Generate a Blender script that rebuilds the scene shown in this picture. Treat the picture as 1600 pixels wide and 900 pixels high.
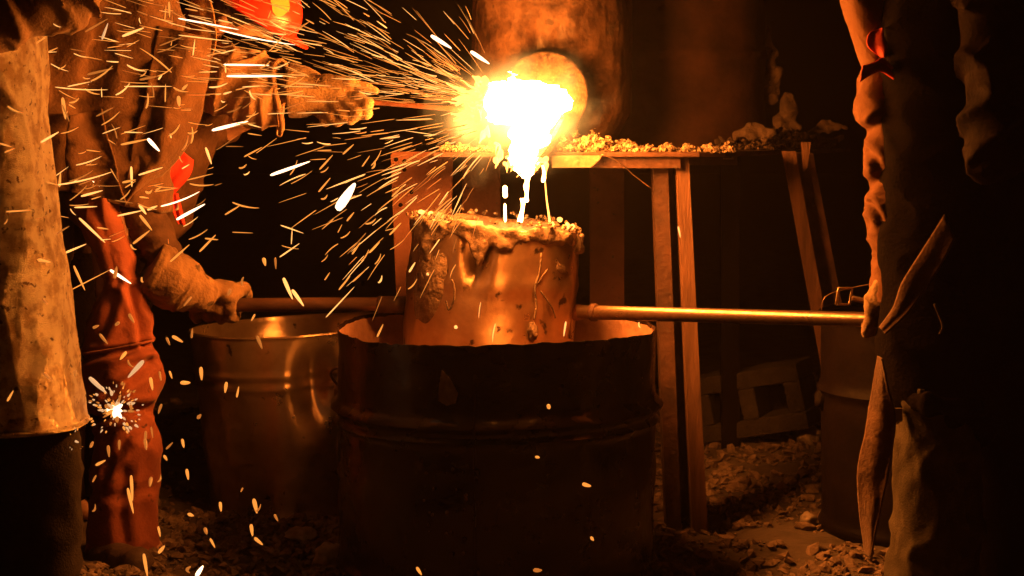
import bpy, math, random
import numpy as np
from mathutils import Vector, Matrix, Quaternion

for o in list(bpy.data.objects):
    bpy.data.objects.remove(o, do_unlink=True)
SC = bpy.context.scene
COL = SC.collection
R = math.radians

# ------------------------------------------------------------------ camera, sky, exposure
ANI = .25
HAZE = .0030                                  # smoke density per metre
FPX, HZ, EYE = 2667.0, 205.0, 1.13           # focal length and horizon row (1600 px wide picture), eye height
cam_d = bpy.data.cameras.new('camera')
cam = bpy.data.objects.new('camera', cam_d); COL.objects.link(cam)
cam.location = (0, 0, EYE); cam.rotation_euler = (R(90), 0, 0)
cam_d.sensor_width = 36.0; cam_d.lens = FPX / 1600 * 36.0
cam_d.shift_y = -(450 - HZ) / 1600.0
cam_d.clip_end = 500.0
cam_d.dof.use_dof = True; cam_d.dof.focus_distance = 4.35; cam_d.dof.aperture_fstop = 7.1
SC.camera = cam

world = bpy.data.worlds.new('World'); SC.world = world; world.use_nodes = True
wn = world.node_tree.nodes; wl = world.node_tree.links
bg = wn['Background']; sky = wn.new('ShaderNodeTexSky'); sky.sky_type = 'NISHITA'
sky.sun_disc = False; sky.sun_elevation = R(-9.0); sky.sun_rotation = R(120)
wl.new(sky.outputs['Color'], bg.inputs['Color']); bg.inputs['Strength'].default_value = 0.02

SC.view_settings.view_transform = 'Standard'; SC.view_settings.look = 'None'
SC.view_settings.gamma = 1.0; SC.view_settings.exposure = 0.0; SC.view_settings.use_curve_mapping = False
SC.render.engine = 'CYCLES'
SC.cycles.sample_clamp_indirect = 3.0
SC.cycles.max_bounces = 6; SC.cycles.diffuse_bounces = 3; SC.cycles.glossy_bounces = 3
SC.cycles.caustics_reflective = False; SC.cycles.caustics_refractive = False
SC.cycles.use_denoising = True; SC.cycles.use_light_tree = False
SC.cycles.use_adaptive_sampling = True; SC.cycles.adaptive_threshold = .025; SC.cycles.adaptive_min_samples = 16
try: SC.cycles.volume_step_rate = 1.0
except Exception: pass

# ------------------------------------------------------------------ helpers
def P(x, y, d):
    """a point at distance d whose picture position is x, y"""
    return np.array([(x - 800) / FPX * d, d, EYE - (y - HZ) / FPX * d])

rng = np.random.default_rng(7)
_PERM = rng.permutation(512); _GR = rng.normal(size=(512, 3)); _GR /= np.linalg.norm(_GR, axis=1)[:, None]
def noise(p, seed=0):
    p = np.asarray(p, float) + seed * 17.31
    i = np.floor(p).astype(np.int64); f = p - i
    u = f * f * f * (f * (f * 6 - 15) + 10)
    out = 0
    for dx in (0, 1):
        for dy in (0, 1):
            for dz in (0, 1):
                h = _PERM[(i[..., 0] + dx) & 511]; h = _PERM[(h + i[..., 1] + dy) & 511]; h = _PERM[(h + i[..., 2] + dz) & 511]
                g = _GR[h]
                n = g[..., 0] * (f[..., 0] - dx) + g[..., 1] * (f[..., 1] - dy) + g[..., 2] * (f[..., 2] - dz)
                w = (u[..., 0] if dx else 1 - u[..., 0]) * (u[..., 1] if dy else 1 - u[..., 1]) * (u[..., 2] if dz else 1 - u[..., 2])
                out = out + n * w
    return out * 1.5
def fbm(p, oct=3, seed=0):
    a, s, f = 1.0, 0, 1.0
    for k in range(oct):
        s = s + a * noise(np.asarray(p) * f, seed + k); a *= .5; f *= 2.03
    return s
def folds(p, axis, amp, f_long=16, f_perp=5, seed=0):
    """cloth folds that run round an axis"""
    ax = np.asarray(axis, float); ax = ax / np.linalg.norm(ax)
    w = np.stack([noise(p * 4.0, seed + 5), noise(p * 4.0, seed + 6), noise(p * 4.0, seed + 7)], -1) * .05
    q = p + w
    t = q @ ax
    perp = q - t[..., None] * ax
    qq = perp * f_perp + (t * f_long)[..., None] * ax
    r = 1 - np.abs(noise(qq, seed)) * 2.2
    r2 = 1 - np.abs(noise(qq * 1.9 + 3, seed + 1)) * 2.2
    return amp * (np.clip(r, 0, 1) ** 2 - .45) + amp * .4 * (np.clip(r2, 0, 1) ** 2 - .4)

def link(name, me, parent=None, mat=None):
    o = bpy.data.objects.new(name, me); COL.objects.link(o)
    if parent is not None: o.parent = parent
    if mat is not None and len(me.materials) == 0: me.materials.append(mat)
    return o
def base_of(parent):
    b = np.zeros(3)
    while parent is not None:
        b += np.array(parent.location); parent = parent.parent
    return b
def mesh(name, v, f, mat, parent=None, smooth=True, origin=None):
    v = np.asarray(v, float)
    b = base_of(parent)
    org = np.zeros(3) if origin is None else np.asarray(origin, float)
    me = bpy.data.meshes.new(name)
    me.from_pydata((v - b - org).tolist(), [], [list(map(int, q)) for q in f])
    me.update()
    if smooth and len(me.polygons): me.polygons.foreach_set('use_smooth', [True] * len(me.polygons))
    o = link(name, me, parent, mat); o.location = org
    return o
def thing(name, label, cat, loc=(0, 0, 0), group=None):
    o = bpy.data.objects.new(name, None); COL.objects.link(o)
    o.location = tuple(loc); o.empty_display_size = .1
    return tag(o, label, cat, group)
def tag(o, label, cat, group=None, kind=None):
    if label: o['label'] = label
    if cat: o['category'] = cat
    if group: o['group'] = group
    if kind: o['kind'] = kind
    return o
def sharp(o, ang=40):
    me = o.data
    try: me.set_sharp_from_angle(angle=R(ang))
    except Exception: pass
    return o
def bevel(o, w=.004, seg=2):
    m = o.modifiers.new('bevel', 'BEVEL'); m.width = w; m.segments = seg; m.limit_method = 'ANGLE'; m.angle_limit = R(40)
    return o

def merge(parts):
    V, F, n = [], [], 0
    for v, f in parts:
        V.append(np.asarray(v)); F += [[i + n for i in q] for q in f]; n += len(v)
    return np.concatenate(V), F
def boxg(c, s, rot=None):
    c = np.asarray(c, float); s = np.asarray(s, float) / 2
    v = np.array([[x, y, z] for x in (-1, 1) for y in (-1, 1) for z in (-1, 1)], float) * s
    if rot is not None: v = v @ np.array(rot).T
    f = [[0, 1, 3, 2], [4, 6, 7, 5], [0, 4, 5, 1], [2, 3, 7, 6], [0, 2, 6, 4], [1, 5, 7, 3]]
    return v + c, f
def prism(pts, thick, axis=1):
    """flat outline (list of 3d points) pushed by vector thick"""
    p = np.asarray(pts, float); n = len(p); t = np.asarray(thick, float)
    v = np.concatenate([p, p + t])
    f = [list(range(n))[::-1], list(range(n, 2 * n))]
    f += [[i, (i + 1) % n, n + (i + 1) % n, n + i] for i in range(n)]
    return v, f
def rings(rs, cap=True, closed=True):
    n = len(rs[0]); m = len(rs)
    v = np.concatenate(rs); f = []
    for j in range(m - 1):
        for i in range(n if closed else n - 1):
            k = (i + 1) % n
            f.append([j * n + i, j * n + k, (j + 1) * n + k, (j + 1) * n + i])
    if cap:
        f.append(list(range(n))[::-1]); f.append([(m - 1) * n + i for i in range(n)])
    return v, f
def smooth_path(pts, k=6):
    pts = np.asarray(pts, float)
    if len(pts) < 3: return np.array([pts[0] + (pts[-1] - pts[0]) * t for t in np.linspace(0, 1, k + 1)])
    out = []
    q = np.concatenate([[2 * pts[0] - pts[1]], pts, [2 * pts[-1] - pts[-2]]])
    for i in range(1, len(q) - 2):
        for t in np.linspace(0, 1, k, endpoint=False):
            a, b, c, d = q[i - 1], q[i], q[i + 1], q[i + 2]
            out.append(.5 * (2 * b + (c - a) * t + (2 * a - 5 * b + 4 * c - d) * t * t + (3 * b - a - 3 * c + d) * t ** 3))
    out.append(pts[-1]); return np.array(out)
def tube(path, r, n=12, cap=True, fn=None):
    path = np.asarray(path, float); m = len(path)
    r = np.broadcast_to(np.asarray(r, float), (m,)) if np.ndim(r) < 2 else np.asarray(r, float)
    tang = np.gradient(path, axis=0); tang /= np.linalg.norm(tang, axis=1)[:, None] + 1e-9
    up = np.array([0, 1.0, 0]) if abs(tang[0][1]) < .9 else np.array([1.0, 0, 0])
    rs = []
    for j in range(m):
        t = tang[j]; a = np.cross(t, up); a /= np.linalg.norm(a) + 1e-9; b = np.cross(a, t); up = b
        th = np.linspace(0, 2 * np.pi, n, endpoint=False)
        rr = r[j] if r.ndim == 1 else r[j][:, None].T
        ra, rb = (r[j], r[j]) if r.ndim == 1 else (r[j][0], r[j][1])
        rs.append(path[j] - np.cos(th)[:, None] * a * ra + np.sin(th)[:, None] * b * rb)
    v, f = rings(rs, cap)
    if fn is not None: v = fn(v)
    return v, f
def lathe(profile, c, n=64, fn=None, cap=False):
    """profile: list of (r, z); fn(th, r, z) -> r, z"""
    th = np.linspace(0, 2 * np.pi, n, endpoint=False); rs = []
    for j, (r, z) in enumerate(profile):
        rr, zz = (np.full(n, r), np.full(n, z)) if fn is None else fn(th, np.full(n, float(r)), np.full(n, float(z)), j)
        rs.append(np.stack([np.cos(th) * rr, np.sin(th) * rr, zz], -1))
    v, f = rings(rs, cap); return v + np.asarray(c), f
def recalc(o):
    import bmesh
    bm = bmesh.new(); bm.from_mesh(o.data); bmesh.ops.recalc_face_normals(bm, faces=bm.faces); bm.to_mesh(o.data); bm.free()
    return o

# signed distance shapes meshed on a grid -------------------------------------------------
def capsule_d(p, a, b, ra, rb, sq=None):
    a = np.asarray(a, float); b = np.asarray(b, float)
    if sq is not None:
        s = np.asarray(sq, float); p = p / s; a = a / s; b = b / s
    ab = b - a
    t = np.clip(((p - a) @ ab) / max(ab @ ab, 1e-9), 0, 1)
    return np.linalg.norm(p - (a + t[..., None] * ab), axis=-1) - (ra + (rb - ra) * t)
def smin(a, b, k):
    h = np.clip(.5 + .5 * (b - a) / k, 0, 1)
    return b + (a - b) * h - k * h * (1 - h)
def chain_d(p, pts, k=.01, sq=None):
    d = None
    for (a, ra), (b, rb) in zip(pts[:-1], pts[1:]):
        q = capsule_d(p, a, b, ra, rb, sq); d = q if d is None else smin(d, q, k)
    return d
def sdf_mesh(fn, lo, hi, h, band=.012):
    lo = np.asarray(lo, float); hi = np.asarray(hi, float)
    n = np.ceil((hi - lo) / h).astype(int) + 1
    ax = [lo[i] + h * np.arange(n[i]) for i in range(3)]
    G = np.stack(np.meshgrid(*ax, indexing='ij'), -1)
    st = 4
    cx = [np.append(a[::st], a[::st][-1] + st * h) for a in ax]
    GC = np.stack(np.meshgrid(*cx, indexing='ij'), -1); cs = GC.shape[:3]
    FC_ = fn(GC.reshape(-1, 3)).reshape(cs)
    mn = np.abs(FC_) < st * h * 1.3 + band
    sg = FC_ < 0
    cell = np.zeros([c - 1 for c in cs], bool); neg = sg[:-1, :-1, :-1]
    for i in (0, 1):
        for j in (0, 1):
            for k in (0, 1):
                q = (slice(i, cs[0] - 1 + i), slice(j, cs[1] - 1 + j), slice(k, cs[2] - 1 + k))
                cell |= mn[q] | (sg[q] != neg)
    up = lambda a: a.repeat(st, 0).repeat(st, 1).repeat(st, 2)[:n[0], :n[1], :n[2]]
    near = up(cell); F = np.where(up(neg), -1.0, 1.0)
    F[near] = fn(G[near])
    s = F < 0
    c = sum(s[i:n[0] - 1 + i, j:n[1] - 1 + j, k:n[2] - 1 + k].astype(np.int8) for i in (0, 1) for j in (0, 1) for k in (0, 1))
    act = (c > 0) & (c < 8); I = np.argwhere(act)
    idx = -np.ones(act.shape, int); idx[tuple(I.T)] = np.arange(len(I))
    acc = np.zeros((len(I), 3)); cnt = np.zeros(len(I))
    C = [np.array([i, j, k]) for i in (0, 1) for j in (0, 1) for k in (0, 1)]
    for a in C:
        for d in range(3):
            if a[d]: continue
            b = a.copy(); b[d] = 1
            A = I + a; B = I + b; fa = F[tuple(A.T)]; fb = F[tuple(B.T)]
            m = (fa < 0) != (fb < 0); t = np.where(m, fa / np.where(m, fa - fb, 1), 0)
            acc += np.where(m[:, None], A + (B - A) * t[:, None], 0); cnt += m
    V = lo + h * acc / np.maximum(cnt, 1)[:, None]
    faces = []
    for d in range(3):
        u, w = [(1, 2), (2, 0), (0, 1)][d]
        sl0 = [slice(1, n[i] - 1) for i in range(3)]; sl0[d] = slice(0, n[d] - 1)
        sl1 = list(sl0); sl1[d] = slice(1, n[d])
        s0, s1 = s[tuple(sl0)], s[tuple(sl1)]
        E = np.argwhere(s0 != s1)
        off = np.array([x.start for x in sl0]); flip = s0[tuple(E.T)]
        E = E + off
        eu = np.zeros(3, int); eu[u] = 1; ew = np.zeros(3, int); ew[w] = 1
        q = np.stack([idx[tuple((E - eu - ew).T)], idx[tuple((E - ew).T)], idx[tuple(E.T)], idx[tuple((E - eu).T)]], -1)
        q[~flip] = q[~flip][:, ::-1]
        faces.append(q)
    Fq = np.concatenate(faces); Fq = Fq[(Fq >= 0).all(1)]
    return V, Fq.tolist()
def bounds(pts, pad):
    a = np.array([np.asarray(p, float) for p, r in pts]); r = max(r for p, r in pts) + pad
    return a.min(0) - r, a.max(0) + r

# ------------------------------------------------------------------ materials
def mat(name, base, rough=.7, metal=0.0, col2=None, scale=6.0, detail=6.0, bump=0.0, bscale=40.0, spots=None, spec=.5, ramp=(.35, .7), stretch=(1, 1, 1), sheen=0, rvar=0.0):
    m = bpy.data.materials.new(name); m.use_nodes = True
    nt = m.node_tree; N = nt.nodes; L = nt.links
    b = N['Principled BSDF']
    b.inputs['Roughness'].default_value = rough; b.inputs['Metallic'].default_value = metal
    b.inputs['Specular IOR Level'].default_value = spec
    b.inputs['Base Color'].default_value = (*base, 1)
    if sheen: b.inputs['Sheen Weight'].default_value = sheen
    tc = N.new('ShaderNodeTexCoord'); mp = N.new('ShaderNodeMapping'); mp.inputs['Scale'].default_value = stretch
    L.new(tc.outputs['Object'], mp.inputs['Vector'])
    last = None
    if col2 is not None:
        n = N.new('ShaderNodeTexNoise'); n.inputs['Scale'].default_value = scale; n.inputs['Detail'].default_value = detail; n.inputs['Roughness'].default_value = .62
        L.new(mp.outputs['Vector'], n.inputs['Vector'])
        r = N.new('ShaderNodeValToRGB'); r.color_ramp.elements[0].position = ramp[0]; r.color_ramp.elements[1].position = ramp[1]
        r.color_ramp.elements[0].color = (*base, 1); r.color_ramp.elements[1].color = (*col2, 1)
        L.new(n.outputs['Fac'], r.inputs['Fac']); last = r.outputs['Color']
        if rvar:
            mr = N.new('ShaderNodeMapRange'); mr.inputs['To Min'].default_value = max(.05, rough - rvar); mr.inputs['To Max'].default_value = min(1, rough + rvar)
            mr.inputs['From Min'].default_value = ramp[0]; mr.inputs['From Max'].default_value = ramp[1]
            L.new(n.outputs['Fac'], mr.inputs['Value']); L.new(mr.outputs['Result'], b.inputs['Roughness'])
    if spots is not None:
        sc_, thr, colr = spots
        n2 = N.new('ShaderNodeTexNoise'); n2.inputs['Scale'].default_value = sc_; n2.inputs['Detail'].default_value = 4
        L.new(mp.outputs['Vector'], n2.inputs['Vector'])
        r2 = N.new('ShaderNodeValToRGB'); r2.color_ramp.elements[0].position = thr; r2.color_ramp.elements[1].position = min(1, thr + .06)
        r2.color_ramp.elements[0].color = (0, 0, 0, 1); r2.color_ramp.elements[1].color = (1, 1, 1, 1)
        L.new(n2.outputs['Fac'], r2.inputs['Fac'])
        mx = N.new('ShaderNodeMix'); mx.data_type = 'RGBA'
        L.new(r2.outputs['Color'], mx.inputs['Factor'])
        if last is not None: L.new(last, mx.inputs[6])
        else: mx.inputs[6].default_value = (*base, 1)
        mx.inputs[7].default_value = (*colr, 1); last = mx.outputs[2]
    if last is not None: L.new(last, b.inputs['Base Color'])
    if bump:
        n3 = N.new('ShaderNodeTexNoise'); n3.inputs['Scale'].default_value = bscale; n3.inputs['Detail'].default_value = 5
        L.new(mp.outputs['Vector'], n3.inputs['Vector'])
        bp = N.new('ShaderNodeBump'); bp.inputs['Strength'].default_value = bump; bp.inputs['Distance'].default_value = .01
        L.new(n3.outputs['Fac'], bp.inputs['Height']); L.new(bp.outputs['Normal'], b.inputs['Normal'])
    return m
def brushed(m, amt=.8, rot=0.0):
    N = m.node_tree.nodes; b = N['Principled BSDF']; t = N.new('ShaderNodeTangent'); t.direction_type = 'RADIAL'; t.axis = 'Z'
    b.inputs['Anisotropic'].default_value = amt; b.inputs['Anisotropic Rotation'].default_value = rot
    m.node_tree.links.new(t.outputs['Tangent'], b.inputs['Tangent'])
def glow(name, colr, strength, sample=True):
    m = bpy.data.materials.new(name); m.use_nodes = True
    b = m.node_tree.nodes['Principled BSDF']; b.inputs['Base Color'].default_value = (.05, .03, .02, 1)
    b.inputs['Emission Color'].default_value = (*colr, 1); b.inputs['Emission Strength'].default_value = strength
    if not sample: m.cycles.emission_sampling = 'NONE'
    return m

M = {}
M['ground'] = mat('dirt', (.05, .036, .026), .95, col2=(.11, .082, .06), scale=9, bump=.6, bscale=45)
M['gravel'] = mat('gravel', (.085, .056, .038), .9, col2=(.27, .19, .135), scale=25, bump=.5, bscale=90)
M['rock'] = mat('rock', (.2, .16, .12), .9, col2=(.42, .34, .27), scale=18, bump=.5, bscale=60)
M['furnace'] = mat('scorched_steel', (.016, .008, .005), .58, .0, spec=.3, col2=(.12, .064, .034), scale=9, detail=9, bump=.5, bscale=30, spots=(26, .62, (.035, .022, .015)), ramp=(.36, .70), rvar=.15)
M['plate'] = mat('hot_plate_steel', (.10, .06, .035), .6, .0, col2=(.26, .17, .10), scale=16, bump=.4, bscale=60, spots=(30, .63, (.12, .08, .05)))
M['tap'] = mat('charred_tap_plate', (.016, .010, .007), .8, spec=.1, col2=(.075, .05, .03), scale=22, detail=8, bump=.5, bscale=70, ramp=(.40, .62), spots=(34, .62, (.012, .008, .006)))
M['rust'] = mat('rusty_steel', (.032, .013, .008), .7, .0, col2=(.095, .04, .021), scale=12, bump=.35, bscale=70, spots=(40, .64, (.07, .04, .03)))
M['rust2'] = mat('rust_red_primer', (.13, .045, .025), .7, .0, col2=(.22, .085, .048), scale=7, bump=.25, bscale=60, spots=(55, .66, (.08, .045, .03)))
M['timber'] = mat('scorched_channel', (.06, .028, .015), .65, .0, col2=(.19, .092, .048), scale=9, bump=.3, bscale=60, stretch=(3, 3, .4))
M['slag'] = mat('slag_crumbs', (.16, .11, .07), .95, col2=(.42, .31, .2), scale=30, bump=.6, bscale=120)
M['dim_steel'] = mat('dim_drum_steel', (.024, .011, .008), .75, spec=.2, col2=(.07, .032, .019), scale=6, bump=.3, bscale=40)
M['clay'] = mat('refractory_clay', (.10, .062, .04), .95, col2=(.27, .19, .13), scale=22, bump=.8, bscale=70, spots=(18, .62, (.08, .055, .04)))
M['burnt'] = mat('burnt_clay', (.06, .04, .03), .9, col2=(.28, .20, .13), scale=28, bump=.9, bscale=90)
M['ladle'] = mat('ladle_steel', (.34, .21, .125), .38, .8, col2=(.62, .43, .28), scale=7, bump=.22, bscale=30, spots=(20, .64, (.08, .05, .04)), rvar=.12)
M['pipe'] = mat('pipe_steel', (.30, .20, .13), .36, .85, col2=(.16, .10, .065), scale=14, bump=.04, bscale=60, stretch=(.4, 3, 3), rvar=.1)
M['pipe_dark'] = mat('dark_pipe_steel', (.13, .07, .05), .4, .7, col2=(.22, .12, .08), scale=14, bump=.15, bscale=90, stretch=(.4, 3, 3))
M['lit_inside'] = mat('lit_drum_inside', (.22, .11, .07), .75, col2=(.40, .22, .14), scale=9, bump=.3, bscale=50)
M['drum'] = mat('blackened_drum_steel', (.007, .0035, .0026), .28, .1, spec=.5, col2=(.026, .012, .008), scale=5, bump=.22, bscale=28, spots=(13, .66, (.07, .042, .028)), rvar=.14)
M['can'] = mat('galvanised_steel', (.66, .48, .32), .38, .8, col2=(.36, .25, .16), scale=6, bump=.2, bscale=16, spots=(30, .68, (.14, .1, .07)), rvar=.12)
M['black_metal'] = mat('black_drum_paint', (.0035, .0022, .002), .6, .0, spec=.08, col2=(.009, .005, .0045), scale=7, bump=.2, bscale=40)
M['tan'] = mat('tan_leather', (.29, .165, .08), .82, spec=.25, col2=(.46, .28, .14), scale=9, bump=.35, bscale=130, spots=(60, .70, (.10, .06, .03)), sheen=.15)
M['tan2'] = mat('brown_suede', (.09, .046, .023), .88, spec=.2, col2=(.20, .108, .053), scale=8, bump=.35, bscale=140, spots=(55, .69, (.08, .045, .025)), sheen=.15)
M['glove'] = mat('glove_suede', (.22, .135, .065), .85, spec=.25, col2=(.42, .28, .14), scale=11, bump=.4, bscale=150, spots=(24, .64, (.09, .055, .028)), sheen=.1)
M['red'] = mat('red_leather', (.15, .036, .018), .78, spec=.3, col2=(.30, .085, .04), scale=7, bump=.22, bscale=120, spots=(28, .66, (.07, .018, .010)), sheen=.1)
M['redcloth'] = mat('red_cloth', (.5, .03, .015), .8, col2=(.38, .02, .012), scale=12, bump=.2, bscale=160)
M['helmet'] = mat('red_helmet_shell', (.72, .045, .022), .28, spec=.6, bump=.03, bscale=40)
M['sticker'] = mat('reflective_sticker', (.75, .40, .10), .5)
M['gauntlet'] = mat('gauntlet_suede', (.11, .062, .030), .88, spec=.2, col2=(.27, .165, .082), scale=9, bump=.45, bscale=140, spots=(20, .62, (.05, .03, .016)), sheen=.1)
M['dark2'] = mat('dark_leather', (.008, .004, .003), .85, spec=.08, col2=(.018, .009, .006), scale=9, bump=.3, bscale=110)
M['denim'] = mat('dark_denim', (.03, .024, .021), .95, spec=.08, col2=(.06, .047, .038), scale=14, bump=.3, bscale=220)
M['denim_pale'] = mat('worn_denim', (.06, .05, .034), .95, spec=.1, col2=(.11, .09, .06), scale=14, bump=.3, bscale=220)
M['dark'] = mat('dark_cloth', (.004, .0025, .0022), .95, spec=.03, col2=(.008, .005, .004), scale=10, bump=.3, bscale=120)
M['brownjacket'] = mat('dark_brown_leather', (.05, .026, .015), .8, spec=.2, col2=(.11, .058, .032), scale=9, bump=.3, bscale=110)
M['sleeve'] = mat('ochre_work_shirt', (.13, .058, .026), .9, spec=.15, col2=(.19, .09, .042), scale=9, bump=.3, bscale=160)
M['boot'] = mat('boot_leather', (.04, .024, .016), .7, col2=(.09, .052, .034), scale=12, bump=.3, bscale=90)
M['skin'] = mat('skin', (.42, .23, .15), .55, bump=.08, bscale=120)
M['hair'] = mat('brown_hair', (.05, .03, .02), .7, bump=.5, bscale=120, stretch=(1, 1, .2))
M['concrete'] = mat('concrete', (.024, .018, .014), .95, col2=(.05, .038, .03), scale=22, bump=.6, bscale=120)
M['wool'] = mat('ceramic_wool', (.10, .065, .042), .95, col2=(.05, .033, .022), scale=16, bump=.8, bscale=60)
M['wire'] = mat('steel_wire', (.25, .16, .1), .5, .7)
M['brass'] = mat('dull_buckle_metal', (.35, .27, .17), .4, .8)
M['grey'] = mat('pale_grey_plastic', (.42, .45, .42), .6, bump=.1, bscale=20)
M['hot'] = glow('molten_iron', (1.0, .262, .032), 205.0)
M['stream'] = glow('molten_stream', (1.0, .42, .10), 30.0, False)
M['ember'] = glow('ember', (1.0, .36, .06), 4.5, False)
M['spark_o'] = glow('spark_orange', (1.0, .31, .045), 1.15, False)
M['spark_y'] = glow('spark_yellow', (1.0, .42, .10), 1.9, False)
M['spark_d'] = glow('spark_dim', (1.0, .28, .04), .55, False)
M['spark_w'] = glow('spark_white', (1.0, .60, .34), 3.6, False)
M['spark_b'] = glow('spark_pale', (1.0, .52, .22), .85, False)

brushed(M['can'], .85, ANI); brushed(M['ladle'], .85, ANI)
# heavy coat of woven heat cloth: pale flecked weave
def coat_mat():
    m = mat('woven_heat_cloth', (.62, .46, .26), .46, .8, col2=(1.0, .9, .68), scale=26, detail=14, ramp=(.40, .56), spec=.6, spots=(60, .63, (.24, .15, .075)), sheen=.0)
    nt = m.node_tree; N = nt.nodes; L = nt.links; b = N['Principled BSDF']
    tc = N.new('ShaderNodeTexCoord'); mp = N.new('ShaderNodeMapping'); mp.inputs['Scale'].default_value = (1, 1, 1)
    L.new(tc.outputs['Object'], mp.inputs['Vector'])
    w = N.new('ShaderNodeTexWave'); w.wave_type = 'BANDS'; w.bands_direction = 'Z'; w.inputs['Scale'].default_value = 150; w.inputs['Distortion'].default_value = 6
    n = N.new('ShaderNodeTexNoise'); n.inputs['Scale'].default_value = 260; n.inputs['Detail'].default_value = 3
    n2 = N.new('ShaderNodeTexNoise'); n2.inputs['Scale'].default_value = 55; n2.inputs['Detail'].default_value = 6
    for k in (w, n, n2): L.new(mp.outputs['Vector'], k.inputs['Vector'])
    a = N.new('ShaderNodeMath'); a.operation = 'ADD'; a2 = N.new('ShaderNodeMath'); a2.operation = 'ADD'
    L.new(w.outputs['Fac'], a.inputs[0]); L.new(n.outputs['Fac'], a.inputs[1]); L.new(a.outputs[0], a2.inputs[0]); L.new(n2.outputs['Fac'], a2.inputs[1])
    bp = N.new('ShaderNodeBump'); bp.inputs['Strength'].default_value = .9; bp.inputs['Distance'].default_value = .008
    L.new(a2.outputs[0], bp.inputs['Height']); L.new(bp.outputs['Normal'], b.inputs['Normal'])
    return m
M['coat'] = coat_mat()

# ------------------------------------------------------------------ ground
def gz(x, y):
    x = np.asarray(x, float); y = np.asarray(y, float)
    p = np.stack([x, y, np.zeros_like(x)], -1)
    h = .022 * fbm(p * 2.3, 3, 3) + .010 * fbm(p * 11, 3, 9)
    h = h + .16 * np.clip((y - 4.9) / 1.3, 0, 1) ** 1.5 * np.clip((x - .2) / .8, 0, 1)
    h = h - .115 * np.exp(-((x + .70) / .42) ** 2 - ((y - 5.50) / .36) ** 2)
    return h
def ground():
    def axis(lo, hi, a, b, st):
        fine = np.arange(a, b + 1e-6, st)
        L_ = a - np.geomspace(.05, a - lo, 16)[::-1]; H_ = b + np.geomspace(.05, hi - b, 16)
        return np.concatenate([L_, fine, H_])
    xs = axis(-25, 25, -1.9, 2.2, .025); ys = axis(-2, 45, 3.2, 7.2, .025)
    X, Y = np.meshgrid(xs, ys, indexing='ij'); Z = gz(X, Y)
    far = np.clip((np.maximum(np.abs(X) - 2, np.abs(Y - 5) - 2.2)) / 3, 0, 1); Z = Z * (1 - far)
    v = np.stack([X, Y, Z], -1).reshape(-1, 3); nx, ny = X.shape
    f = [[i * ny + j, (i + 1) * ny + j, (i + 1) * ny + j + 1, i * ny + j + 1] for i in range(nx - 1) for j in range(ny - 1)]
    o = mesh('ground', v, f, M['ground']); tag(o, 'dark dirt ground scattered with rubble', None, kind='structure')
ground()

ICO_V = ICO_F = None
def ico(sub=1):
    import bmesh
    bm = bmesh.new(); bmesh.ops.create_icosphere(bm, subdivisions=sub, radius=1.0)
    v = np.array([q.co[:] for q in bm.verts]); f = [[q.index for q in t.verts] for t in bm.faces]; bm.free(); return v, f
ICO1 = ico(1); ICO2 = ico(2); ICO3 = ico(3)
def lump(c, r, seed, base=ICO1, rough=.35, flat=.7):
    v, f = base
    n = 1 + rough * fbm(v * 1.7, 2, seed)
    rr = np.random.default_rng(seed)
    s = r * rr.uniform(.6, 1.2, 3) * np.array([1, 1, flat])
    v = v * n[:, None] * s
    a = rr.uniform(0, 6.28); ca, sa = math.cos(a), math.sin(a)
    v = np.stack([v[:, 0] * ca - v[:, 1] * sa, v[:, 0] * sa + v[:, 1] * ca, v[:, 2]], -1)
    return v + np.asarray(c), f

def fast_lumps(name, centres, radii, m, base, parent=None, rough=.4, flat=.75, seed=0):
    """many lumps in one mesh"""
    rr = np.random.default_rng(seed); bv, bf = base; bf = np.array(bf); n = len(centres)
    V = np.empty((n, len(bv), 3))
    vari = [1 + rough * fbm(bv * 1.6 + k * 3.1, 2, k) for k in range(12)]
    a = rr.uniform(0, 6.28, n); b = rr.uniform(-.8, .8, n); s = rr.uniform(.6, 1.25, (n, 3)) * np.array([1, 1, flat])
    for i in range(n):
        v = bv * vari[i % 12][:, None] * s[i] * radii[i]
        ca, sa, cb, sb = math.cos(a[i]), math.sin(a[i]), math.cos(b[i]), math.sin(b[i])
        v = np.stack([v[:, 0], v[:, 1] * cb - v[:, 2] * sb, v[:, 1] * sb + v[:, 2] * cb], -1)
        v = np.stack([v[:, 0] * ca - v[:, 1] * sa, v[:, 0] * sa + v[:, 1] * ca, v[:, 2]], -1)
        V[i] = v + centres[i]
    F = (bf[None] + (np.arange(n) * len(bv))[:, None, None]).reshape(-1, bf.shape[1])
    return mesh(name, V.reshape(-1, 3), F.tolist(), m, parent, smooth=False)

def gravel():
    rr = np.random.default_rng(3); C, Rd = [], []
    def zone(n, x0, x1, y0, y1, r0, r1):
        x = rr.uniform(x0, x1, n); y = rr.uniform(y0, y1, n); r = r0 * (r1 / r0) ** (rr.uniform(0, 1, n) ** 2.2)
        dens = fbm(np.stack([x, y, x * 0], -1) * 3, 2, 4) > -.45
        z = gz(x, y) + r * .25
        for k in np.nonzero(dens)[0]: C.append((x[k], y[k], z[k])); Rd.append(r[k])
    zone(4200, -1.1, -.35, 4.05, 5.2, .003, .024)
    zone(4200, .3, 1.3, 4.1, 6.2, .004, .028)
    zone(1500, -1.6, 1.8, 5.0, 7.0, .008, .035)
    zone(500, -1.9, -1.0, 3.6, 5.0, .006, .02)
    o = fast_lumps('gravel', C, Rd, M['gravel'], ICO1, seed=5, rough=.8, flat=.6)
    tag(o, 'loose gravel and slag crumbs strewn over the ground', 'gravel', kind='stuff')
gravel()
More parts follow.
